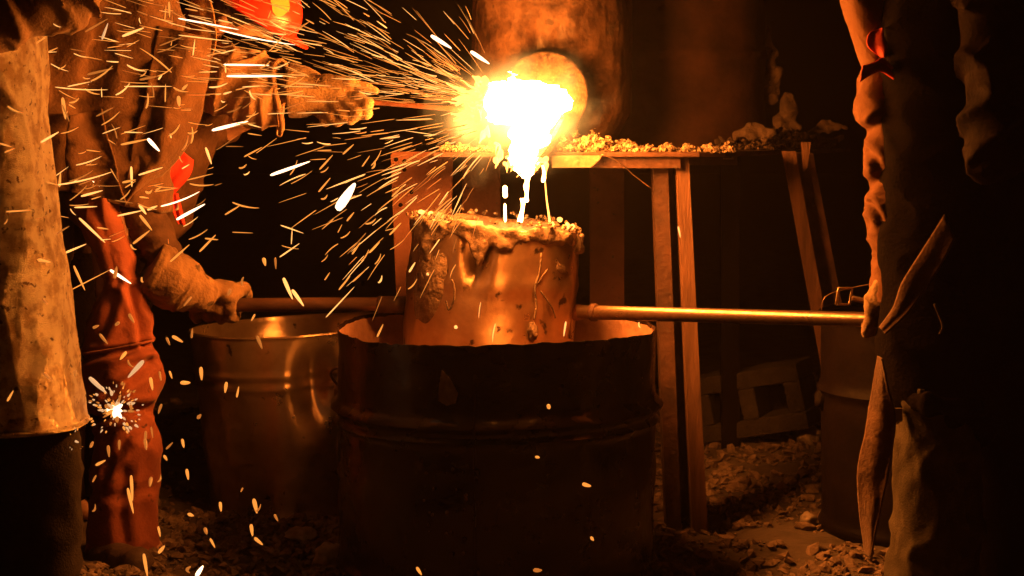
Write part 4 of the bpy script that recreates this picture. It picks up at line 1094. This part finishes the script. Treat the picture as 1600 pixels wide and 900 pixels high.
# ------------------------------------------------------------------ fire, molten iron, sparks
def fire():
    S = P(818, 172, 4.42)
    t = thing('molten_iron', 'blinding white gush of molten iron pouring from the tap into the ladle', 'molten iron', P(822, 262, 4.55))
    bl = [(P(868, 162, 4.72), .036), (P(846, 165, 4.52), .044), (P(818, 160, 4.26), .050), (P(793, 156, 4.13), .038), (P(773, 162, 4.03), .026), (P(778, 144, 4.06), .020)]
    dn = [(P(834, 178, 4.46), .054), (P(824, 206, 4.56), .043), (P(821, 232, 4.59), .026), (P(822, 256, 4.60), .018), (P(824, 270, 4.60), .012)]
    lo, hi = bounds(bl + dn, .05)
    def fn(p):
        d = smin(chain_d(p, bl, .03), chain_d(p, dn, .02), .03)
        q = p * np.array([9, 14, 22]); return d + .022 * fbm(q, 3, 4) + .010 * fbm(p * np.array([30, 55, 80]), 2, 6)
    mesh('gush', *sdf_mesh(fn, lo, hi, .0075), M['hot'], t)
    segs = [([(824, 262), (824, 280), (822, 292)], .0075), ([(822, 290), (823, 303), (822, 316)], .0055), ([(817, 310), (817, 322), (814, 338), (812, 348)], .0060), ([(849, 258), (850, 275), (848, 285)], .0045)]
    for k, (q, r) in enumerate(segs):
        pth = smooth_path([P(x, y, 4.60) for x, y in q], 6); m = len(pth)
        rr = r * (1 + .25 * np.sin(np.linspace(0, 7, m) + k)); rr[-1] *= .5
        mesh('stream', *tube(pth, rr, 12), M['stream'], t)
    mesh('drip', *tube(smooth_path([P(851, 275, 4.61), P(854, 310, 4.61), P(857, 332, 4.61), P(859, 347, 4.61)], 5), np.linspace(.0015, .0032, 16), 8), M['ember'], t)
    for y0, y1, r, lab in ((290, 309, .0062, 'upper glowing drop left of the molten stream'), (318, 347, .0035, 'lower thin glowing drop left of the molten stream')):
        x = 789
        a, b = P(x, y0, 4.56), P(x + .5, y1, 4.56)
        v, f = tube([a, a + (b - a) * .12, a + (b - a) * .5, a + (b - a) * .88, b], [r * .4, r, r, r, r * .4], 12)
        tag(mesh('molten_drop', v, f, M['stream']), lab, 'molten drop')
    # the flame round it: burning gas that glows and also paints the soft halo
    fl = thing('flame', 'ragged orange flame licking left and down round the white iron', 'flame', S)
    pts = [(P(860, 150, 4.66), .20), (P(800, 160, 4.50), .24), (P(740, 162, 4.14), .15), (P(695, 172, 4.08), .05)]
    pts2 = [(P(820, 180, 4.60), .22), (P(800, 250, 4.60), .15), (P(822, 290, 4.64), .03)]
    lo, hi = bounds(pts + pts2, .06)
    m = bpy.data.materials.new('burning_gas'); m.use_nodes = True
    nt = m.node_tree; N = nt.nodes; Lk = nt.links; N.remove(N['Principled BSDF'])
    out = N['Material Output']; pv = N.new('ShaderNodeVolumePrincipled'); pv.inputs['Density'].default_value = 0.0
    pv.inputs['Emission Color'].default_value = (1, .40, .08, 1)
    tc = N.new('ShaderNodeTexCoord'); mp = N.new('ShaderNodeMapping'); mp.inputs['Scale'].default_value = (.66, .55, 1.0); mp.inputs['Location'].default_value = (.015, .0, .01)
    Lk.new(tc.outputs['Object'], mp.inputs['Vector'])
    ln = N.new('ShaderNodeVectorMath'); ln.operation = 'LENGTH'; Lk.new(mp.outputs['Vector'], ln.inputs[0])
    nz = N.new('ShaderNodeTexNoise'); nz.inputs['Scale'].default_value = 11; nz.inputs['Detail'].default_value = 4
    Lk.new(tc.outputs['Object'], nz.inputs['Vector'])
    sub = N.new('ShaderNodeMath'); sub.operation = 'MULTIPLY_ADD'; sub.inputs[1].default_value = .24; Lk.new(nz.outputs['Fac'], sub.inputs[0]); Lk.new(ln.outputs['Value'], sub.inputs[2])
    mr = N.new('ShaderNodeMapRange'); mr.inputs['From Min'].default_value = .335; mr.inputs['From Max'].default_value = .13; mr.inputs['To Min'].default_value = 0; mr.inputs['To Max'].default_value = 1
    Lk.new(sub.outputs[0], mr.inputs['Value'])
    pw_ = N.new('ShaderNodeMath'); pw_.operation = 'POWER'; pw_.inputs[1].default_value = 4.5; Lk.new(mr.outputs['Result'], pw_.inputs[0])
    ml = N.new('ShaderNodeMath'); ml.operation = 'MULTIPLY'; ml.inputs[1].default_value = 75.0; Lk.new(pw_.outputs[0], ml.inputs[0])
    Lk.new(ml.outputs[0], pv.inputs['Emission Strength']); Lk.new(pv.outputs['Volume'], out.inputs['Volume'])
    m.cycles.emission_sampling = 'NONE'
    def ff(p): return smin(chain_d(p, pts, .05), chain_d(p, pts2, .05), .06) + .03 * fbm(p * 9, 3, 8)
    mesh('burning_gas', *sdf_mesh(ff, lo, hi, .014), m, fl)
    # small flame tongues along the rod side and under the trough
    rr = np.random.default_rng(8)
    tg = [(742, 158, -36, -4, .016), (735, 172, -30, 6, .013), (748, 182, -26, 4, .013), (765, 205, -16, 18, .014), (780, 240, -6, 22, .012), (760, 128, -22, -8, .012), (850, 250, 3, 22, .012), (796, 255, 2, 14, .01)]
    for k in range(26):
        a_ = R(rr.normal(183, 16)); r0 = rr.uniform(20, 62); tg.append((786 + math.cos(a_) * r0, 160 + math.sin(a_) * r0 * .8, math.cos(a_) * rr.uniform(14, 46), math.sin(a_) * 22 + rr.normal() * 4, rr.uniform(.004, .011)))
    for k in range(10):
        tg.append((rr.uniform(768, 850), rr.uniform(222, 256), rr.normal() * 5, rr.uniform(8, 22), rr.uniform(.003, .008)))
    for k, (x, y, dx, dy, r) in enumerate(tg):
        dq = 4.05 if y < 200 else 4.60
        a, b = P(x, y, dq), P(x + dx, y + dy, dq - .02)
        pth = smooth_path([a, a * .6 + b * .4 + rr.normal(size=3) * .006, b], 6)
        mesh('tongue', *tube(pth, np.linspace(r, r * .15, len(pth)) * (1 + .3 * np.sin(np.arange(len(pth)))), 10, fn=lambda v: v + (noise(v * 40, 3) * .006)[:, None] * np.array([0, .3, 1])), M['ember'], fl)
fire()

def sparks():
    def base_mesh(nm, m, bend=.0):
        n = 6; xs = [(-.5, .30), (-.46, .75), (-.30, 1), (-.1, 1), (.12, .85), (.32, .6), (.46, .35), (.5, .12)]
        rs = [np.array([[x, .5 * r * math.cos(a), bend * (4 * x * x - .5) + .5 * r * math.sin(a)] for a in np.linspace(0, 2 * np.pi, n, endpoint=False)]) for x, r in xs]
        v, f = rings(rs); me = bpy.data.meshes.new(nm); me.from_pydata(v.tolist(), [], f); me.materials.append(M[m])
        me.polygons.foreach_set('use_smooth', [True] * len(me.polygons)); return me
    ME = {k: base_mesh('spark_' + k, 'spark_' + k) for k in 'oydwb'}
    MB_ = {k: base_mesh('spark_bent_' + k, 'spark_' + k, .9) for k in 'oydwb'}
    rs = np.random.default_rng(21)
    recs = []   # (x0,y0,x1,y1,width,kind,depth,group)
    S = (800, 165)
    # the largest ones, where the photograph has them
    big = [(280, 29, 372, 46, 3.5, 'w'), (344, 48, 460, 71, 3, 'w'), (280, 55, 362, 65, 2.5, 'y'), (351, 101, 419, 102, 4, 'w'), (356, 119, 440, 119, 5, 'w'),
           (334, 203, 385, 190, 7, 'w'), (233, 219, 247, 234, 8, 'w'), (425, 273, 482, 253, 6.5, 'w'), (278, 342, 318, 320, 6.5, 'w'), (253, 323, 311, 301, 3.5, 'w'),
           (218, 273, 253, 262, 4, 'y'), (125, 342, 163, 378, 5, 'y'), (174, 423, 203, 442, 6, 'w'), (676, 57, 703, 74, 8, 'w'), (738, 82, 762, 98, 8, 'w'),
           (160, 60, 168, 38, 5, 'b'), (193, 56, 223, 44, 5.5, 'y'), (0, 79, 88, 82, 3, 'y'), (195, 135, 268, 135, 2.5, 'y'), (87, 137, 168, 141, 2.5, 'y'),
           (444, 437, 456, 465, 7.5, 'y'), (458, 455, 473, 476, 7, 'y'), (510, 495, 553, 449, 2.5, 'y'), (314, 576, 315, 592, 7, 'o'), (308, 898, 316, 886, 8, 'w'),
           (264, 4, 265, 26, 4, 'o'), (35, 8, 48, 5, 5, 'o'), (98, 155, 102, 184, 7, 'o'), (279, 153, 280, 164, 8, 'o'), (322, 232, 330, 255, 5, 'y'),
           (205, 262, 206, 290, 5, 'y'), (90, 290, 174, 270, 3.5, 'y'), (185, 337, 222, 329, 4, 'y'), (268, 112, 220, 75, 3, 'o'), (219, 322, 227, 333, 6, 'y'),
           (220, 338, 236, 358, 6, 'o'), (267, 408, 295, 383, 4, 'o'), (313, 392, 336, 368, 4.5, 'o'), (438, 401, 467, 381, 3, 'y'), (95, 398, 133, 382, 4.5, 'y'),
           (28, 378, 56, 372, 5, 'o'), (116, 417, 132, 452, 5, 'o'), (109, 454, 173, 421, 2.5, 'o'), (200, 765, 208, 800, 6, 'o'), (225, 868, 230, 898, 7, 'o'),
           (205, 745, 207, 780, 6, 'o'), (397, 782, 401, 800, 8, 'o'), (222, 566, 202, 588, 9, 'b'), (142, 592, 164, 612, 9, 'b'), (551, 396, 562, 380, 4, 'o'),
           (857, 634, 858, 638, 8, 'o'), (913, 757, 921, 759, 8, 'o'), (924, 840, 927, 844, 6, 'o'), (838, 714, 842, 715, 5, 'o'), (836, 891, 845, 891, 8, 'd'), (652, 888, 658, 897, 6, 'o'),
           (712, 511, 713, 512, 7, 'y'), (668, 428, 669, 429, 5, 'y'), (884, 504, 881, 524, 4, 'y'), (998, 505, 1000, 512, 3, 'y'), (1060, 355, 1063, 370, 3.5, 'y'),
           (640, 424, 648, 411, 4, 'y'), (590, 525, 598, 508, 4, 'o'), (592, 442, 597, 432, 3.5, 'y'), (285, 598, 295, 598, 8, 'o'), (285, 688, 287, 698, 6, 'o'), (292, 735, 294, 748, 6, 'o')]
    for k, b in enumerate(big): recs.append((*b[:4], b[4] * .82, b[5], rs.uniform(3.9, 4.35) if b[0] < 480 or b[1] < 420 else rs.uniform(3.65, 3.92), 'big'))
    bx = [(531, 322, 551, 292, 15, 'w')]
    # fine fan to the upper left
    def clampx(v): return v
    for k in range(620):
        ang = R(rs.choice([rs.normal(203, 9), rs.normal(194, 7), rs.normal(186, 8), rs.uniform(205, 250)], p=[.42, .28, .2, .1]))
        r0 = 70 + 560 * rs.uniform() ** 1.25
        ln = rs.uniform(10, 70) * (1 if r0 < 350 else .7)
        ca, sa = math.cos(ang), math.sin(ang)
        x0, y0 = S[0] + ca * r0, S[1] + sa * r0; da = R(rs.normal(0, 7))
        x1, y1 = x0 + math.cos(ang + da) * ln, y0 + math.sin(ang + da) * ln
        if y1 < -20 or x1 < -10: continue
        recs.append((x0, y0, x1, y1, rs.choice([.8, 1.1, 1.5, 2.1], p=[.40, .35, .17, .08]), rs.choice(['o', 'y', 'd'], p=[.5, .3, .2]), rs.uniform(4.1, 4.6), 'fan'))
    # fan to the lower left, below the spout
    for k in range(170):
        ang = R(rs.choice([rs.normal(148, 13), rs.normal(165, 8), rs.normal(122, 10)], p=[.5, .3, .2]))
        r0 = 60 + 290 * rs.uniform() ** 1.1; ln = rs.uniform(10, 55)
        x0, y0 = S[0] + math.cos(ang) * r0, S[1] + 15 + math.sin(ang) * r0; a2 = ang + R(rs.normal(0, 6))
        recs.append((x0, y0, x0 + math.cos(a2) * ln, y0 + math.sin(a2) * ln, rs.choice([.9, 1.2, 1.8]), rs.choice(['o', 'y', 'd'], p=[.5, .3, .2]), rs.uniform(4.05, 4.35), 'under'))
    # short falling ones over the left workers
    for k in range(230):
        x = 470 * rs.uniform() ** 1.35; y = 20 + 370 * rs.uniform() ** .9
        if y > 210 and x > 330 and rs.uniform() < .45: continue
        c = rs.uniform()
        ang = R(rs.normal(-26, 12)) if c < .48 else (R(rs.normal(10, 9)) if c < .78 else (R(rs.normal(45, 20)) if c < .84 else R(rs.normal(-75, 16))))
        ln = rs.uniform(7, 34) * (1.2 if c < .7 else .8); w = rs.choice([1.4, 2.0, 2.8, 4.0], p=[.38, .34, .20, .08])
        recs.append((x, y, x + math.cos(ang) * ln, y + math.sin(ang) * ln, w, rs.choice(['o', 'y', 'd', 'w'], p=[.60, .21, .19, 0]), rs.uniform(3.45, 4.35), 'left'))
    # low ones, slow and fat
    for k in range(70):
        x = 430 * rs.uniform() ** 1.2 + 4; y = rs.uniform(400, 895)
        ang = R(rs.normal(75, 28)) if rs.uniform() < .65 else R(rs.normal(-55, 20))
        ln = rs.uniform(5, 17)
        recs.append((x, y, x + math.cos(ang) * ln, y + math.sin(ang) * ln, rs.uniform(3, 6), rs.choice(['o', 'd'], p=[.5, .5]), rs.uniform(3.4, 4.2), 'low'))
    for k in range(26):
        x = rs.uniform(480, 640); y = rs.uniform(230, 470); ang = R(rs.normal(-45, 15)); ln = rs.uniform(8, 30)
        recs.append((x, y, x + math.cos(ang) * ln, y + math.sin(ang) * ln, rs.choice([1.5, 2.2, 3]), 'o', rs.uniform(4, 4.3), 'left'))
    LAB = {'fan': ('thin spark in the fan streaking up left from the fire', 'sparks fanning up left'),
           'under': ('thin spark raining down left below the spout', 'sparks raining below the spout'),
           'left': ('short orange spark drifting before the tan jackets at left', 'sparks drifting at the left'),
           'low': ('fat dull spark falling low at the left', 'sparks falling low at the left'),
           'big': ('bright bold spark standing out among the thin ones', 'bold bright sparks')}
    def size(q): return (math.hypot(q[2] - q[0], q[3] - q[1]) + q[4]) * q[4]
    order = sorted(range(len(recs)), key=lambda i: (recs[i][7] != 'big', -size(recs[i])))
    keep = set(order[:295])
    def place(q):
        x0, y0, x1, y1, w, k, d, g = q
        a = P(x0, y0, d); dd = d + rs.uniform(-.03, .03); b = P(x1, y1, dd); px_ = d / FPX
        c = (a + b) / 2; ax = b - a; ln = np.linalg.norm(ax) + w * px_
        if np.linalg.norm(ax) < 1e-6: ax = np.array([1, 0, 0])
        rot = Vector((1, 0, 0)).rotation_difference(Vector(ax.tolist()))
        return c, ln, w * px_, rot
    rest = {}; named = []
    for i, q in enumerate(recs):
        c, ln, w, rot = place(q)
        if i in keep:
            o = bpy.data.objects.new('spark', (MB_ if q[4] < 3 and i % 2 else ME)[q[5]]); COL.objects.link(o)
            o.location = c.tolist(); o.rotation_mode = 'QUATERNION'; o.rotation_quaternion = rot; o.scale = (ln, w, w)
            tag(o, None, 'spark', LAB[q[7]][1]); named.append((o, q))
        else:
            me = (MB_ if i % 2 else ME)[q[5]]; mt = Matrix.LocRotScale(Vector(c.tolist()), rot, Vector((ln, w, w)))
            v = np.array([(mt @ vv.co)[:] for vv in me.vertices]); rest.setdefault(q[5], []).append((v, [list(p.vertices) for p in me.polygons]))
    def where(x, y):
        for (x0, y0, x1, y1, ph) in ((350, -30, 480, 70, 'beside the red hard hat'), (330, 70, 450, 215, 'before the outstretched tan sleeve'), (450, 70, 600, 200, 'around the gloved hand with the rod'),
                                     (600, -30, 800, 140, 'above the rod, near the fire'), (600, 140, 800, 235, 'right beside the rod, near the fire'), (450, -30, 600, 70, 'in the dark right of the hard hat'),
                                     (0, 60, 110, 300, 'over the upper pale coat'), (0, 300, 115, 680, 'over the lower pale coat'), (0, -30, 200, 60, 'by the raised dark sleeve top left'),
                                     (110, 60, 250, 300, 'before the brown jacket'), (200, -30, 350, 215, 'before the hanging tan jacket flap'), (115, 300, 260, 540, 'in front of the upper red legging'),
                                     (115, 540, 260, 900, 'in front of the lower red legging'), (250, 215, 420, 400, 'in the dark above the ladle gauntlet'), (250, 400, 400, 520, 'about the gauntlet on the left handle'),
                                     (250, 520, 535, 830, 'before the shiny can'), (250, 830, 620, 900, 'just above the rubble at bottom'), (400, 215, 610, 520, 'in the dark left of the table'),
                                     (610, 235, 720, 350, 'before the drilled table leg'), (600, 350, 920, 520, 'before the clay-lipped ladle'), (720, 235, 960, 350, 'under the spout'),
                                     (535, 520, 1030, 900, 'in front of the big black drum'), (0, 660, 120, 900, 'in the dark below the coat hem')):
            if x0 <= x < x1 and y0 <= y < y1: return ph
        return 'against the dark right of the ladle'
    SZ = lambda q: ('fat' if q[4] >= 6 else 'thin' if q[4] < 2.4 else 'narrow')
    LN = lambda q: ('long' if math.hypot(q[2] - q[0], q[3] - q[1]) > 34 else 'short')
    CN = {'o': 'orange', 'y': 'yellow', 'd': 'dull orange', 'w': 'white', 'b': 'pale'}
    dirn = lambda q: ('upright' if abs(q[3] - q[1]) > 1.7 * abs(q[2] - q[0]) else 'level' if abs(q[3] - q[1]) < .27 * abs(q[2] - q[0]) else 'slanting')
    by = {}
    for o, q in named:
        lb = '%s %s %s %s spark %s' % (LN(q), SZ(q), dirn(q), CN[q[5]], where((q[0] + q[2]) / 2, (q[1] + q[3]) / 2)); by.setdefault(lb, []).append((o, q))
    ORD = ['leftmost', 'second from left', 'third from left', 'fourth from left', 'fifth from left', 'sixth from left', 'seventh from left', 'eighth from left', 'ninth from left', 'tenth from left', 'eleventh from left', 'twelfth from left', 'thirteenth from left', 'fourteenth from left'] + ['farther right'] * 40
    for lb, lst in by.items():
        lst.sort(key=lambda e: e[1][0] + e[1][2])
        if len(lb.split()) > 12: lb = ' '.join(lb.split()[1:])
        for k, (o, q) in enumerate(lst): o['label'] = lb if len(lst) == 1 else lb + ', ' + ('rightmost' if k == len(lst) - 1 else ORD[k])
    V, F, mi, off, names = [], [], [], 0, list(rest)
    for j, k in enumerate(names):
        for v, f in rest[k]:
            V.append(v); F += [[a + off for a in p] for p in f]; mi += [j] * len(f); off += len(v)
    o = mesh('fine_sparks', np.concatenate(V), F, None)
    for k in names: o.data.materials.append(M['spark_' + k])
    o.data.polygons.foreach_set('material_index', mi)
    tag(o, 'spray of hair-thin sparks filling the air left of the fire', 'sparks', kind='stuff')
    for q in bx:
        c, ln, w, rot = place((*q, 4.1, 'x'))
        o = bpy.data.objects.new('spark', ME['w']); COL.objects.link(o); o.location = c.tolist(); o.rotation_mode = 'QUATERNION'; o.rotation_quaternion = rot; o.scale = (ln, w, w)
        tag(o, 'fattest white spark, alone in the dark between gloves and table', 'spark')
    # the bursting spark near the red legging, and smaller ones
    for (x, y, d, r, n, lab) in ((180, 640, 3.95, 44, 110, 'large pale starburst of a spark exploding before the red legging'), (115, 688, 3.6, 20, 9, 'small burst of pale sparks below the coat hem'), (142, 124, 4.0, 10, 12, 'tiny white starburst high up, left of the tan jackets'), (146, 284, 4.1, 12, 9, 'tiny pale starburst above the red legging')):
        t = thing('spark_burst', lab, 'spark', P(x, y, d))
        for k in range(n):
            a = rs.uniform(0, 6.28); rad = r * rs.uniform() ** .8; w = rs.uniform(.05, .14) * r * (1.8 if rad < r * .3 else .9)
            c = P(x + math.cos(a) * rad, y + math.sin(a) * rad, d + rs.normal() * .02)
            me = ME['w' if rad < r * .2 else ('b' if rs.uniform() < .5 else rs.choice(['o', 'd']))]
            o = bpy.data.objects.new('droplet', me); COL.objects.link(o); o.parent = t
            o.location = (c - P(x, y, d)).tolist(); o.rotation_euler = (0, a, 0); px_ = d / FPX; o.scale = (w * px_ * rs.uniform(1, 2), w * px_ * .8, w * px_ * .8)
sparks()

# ------------------------------------------------------------------ thin foundry smoke
v, f = boxg((0, 21.0, 1.6), (54, 50, 5.4))
hz = mesh('haze', v, f, None, smooth=False)
hm = bpy.data.materials.new('smoke'); hm.use_nodes = True; hm.node_tree.nodes.remove(hm.node_tree.nodes['Principled BSDF'])
pv = hm.node_tree.nodes.new('ShaderNodeVolumePrincipled'); pv.inputs['Density'].default_value = HAZE; pv.inputs['Color'].default_value = (.8, .75, .7, 1); pv.inputs['Anisotropy'].default_value = .35
hm.node_tree.links.new(pv.outputs['Volume'], hm.node_tree.nodes['Material Output'].inputs['Volume'])
hz.data.materials.append(hm); tag(hz, 'thin smoke hanging in the air around the pour', 'haze', kind='stuff')
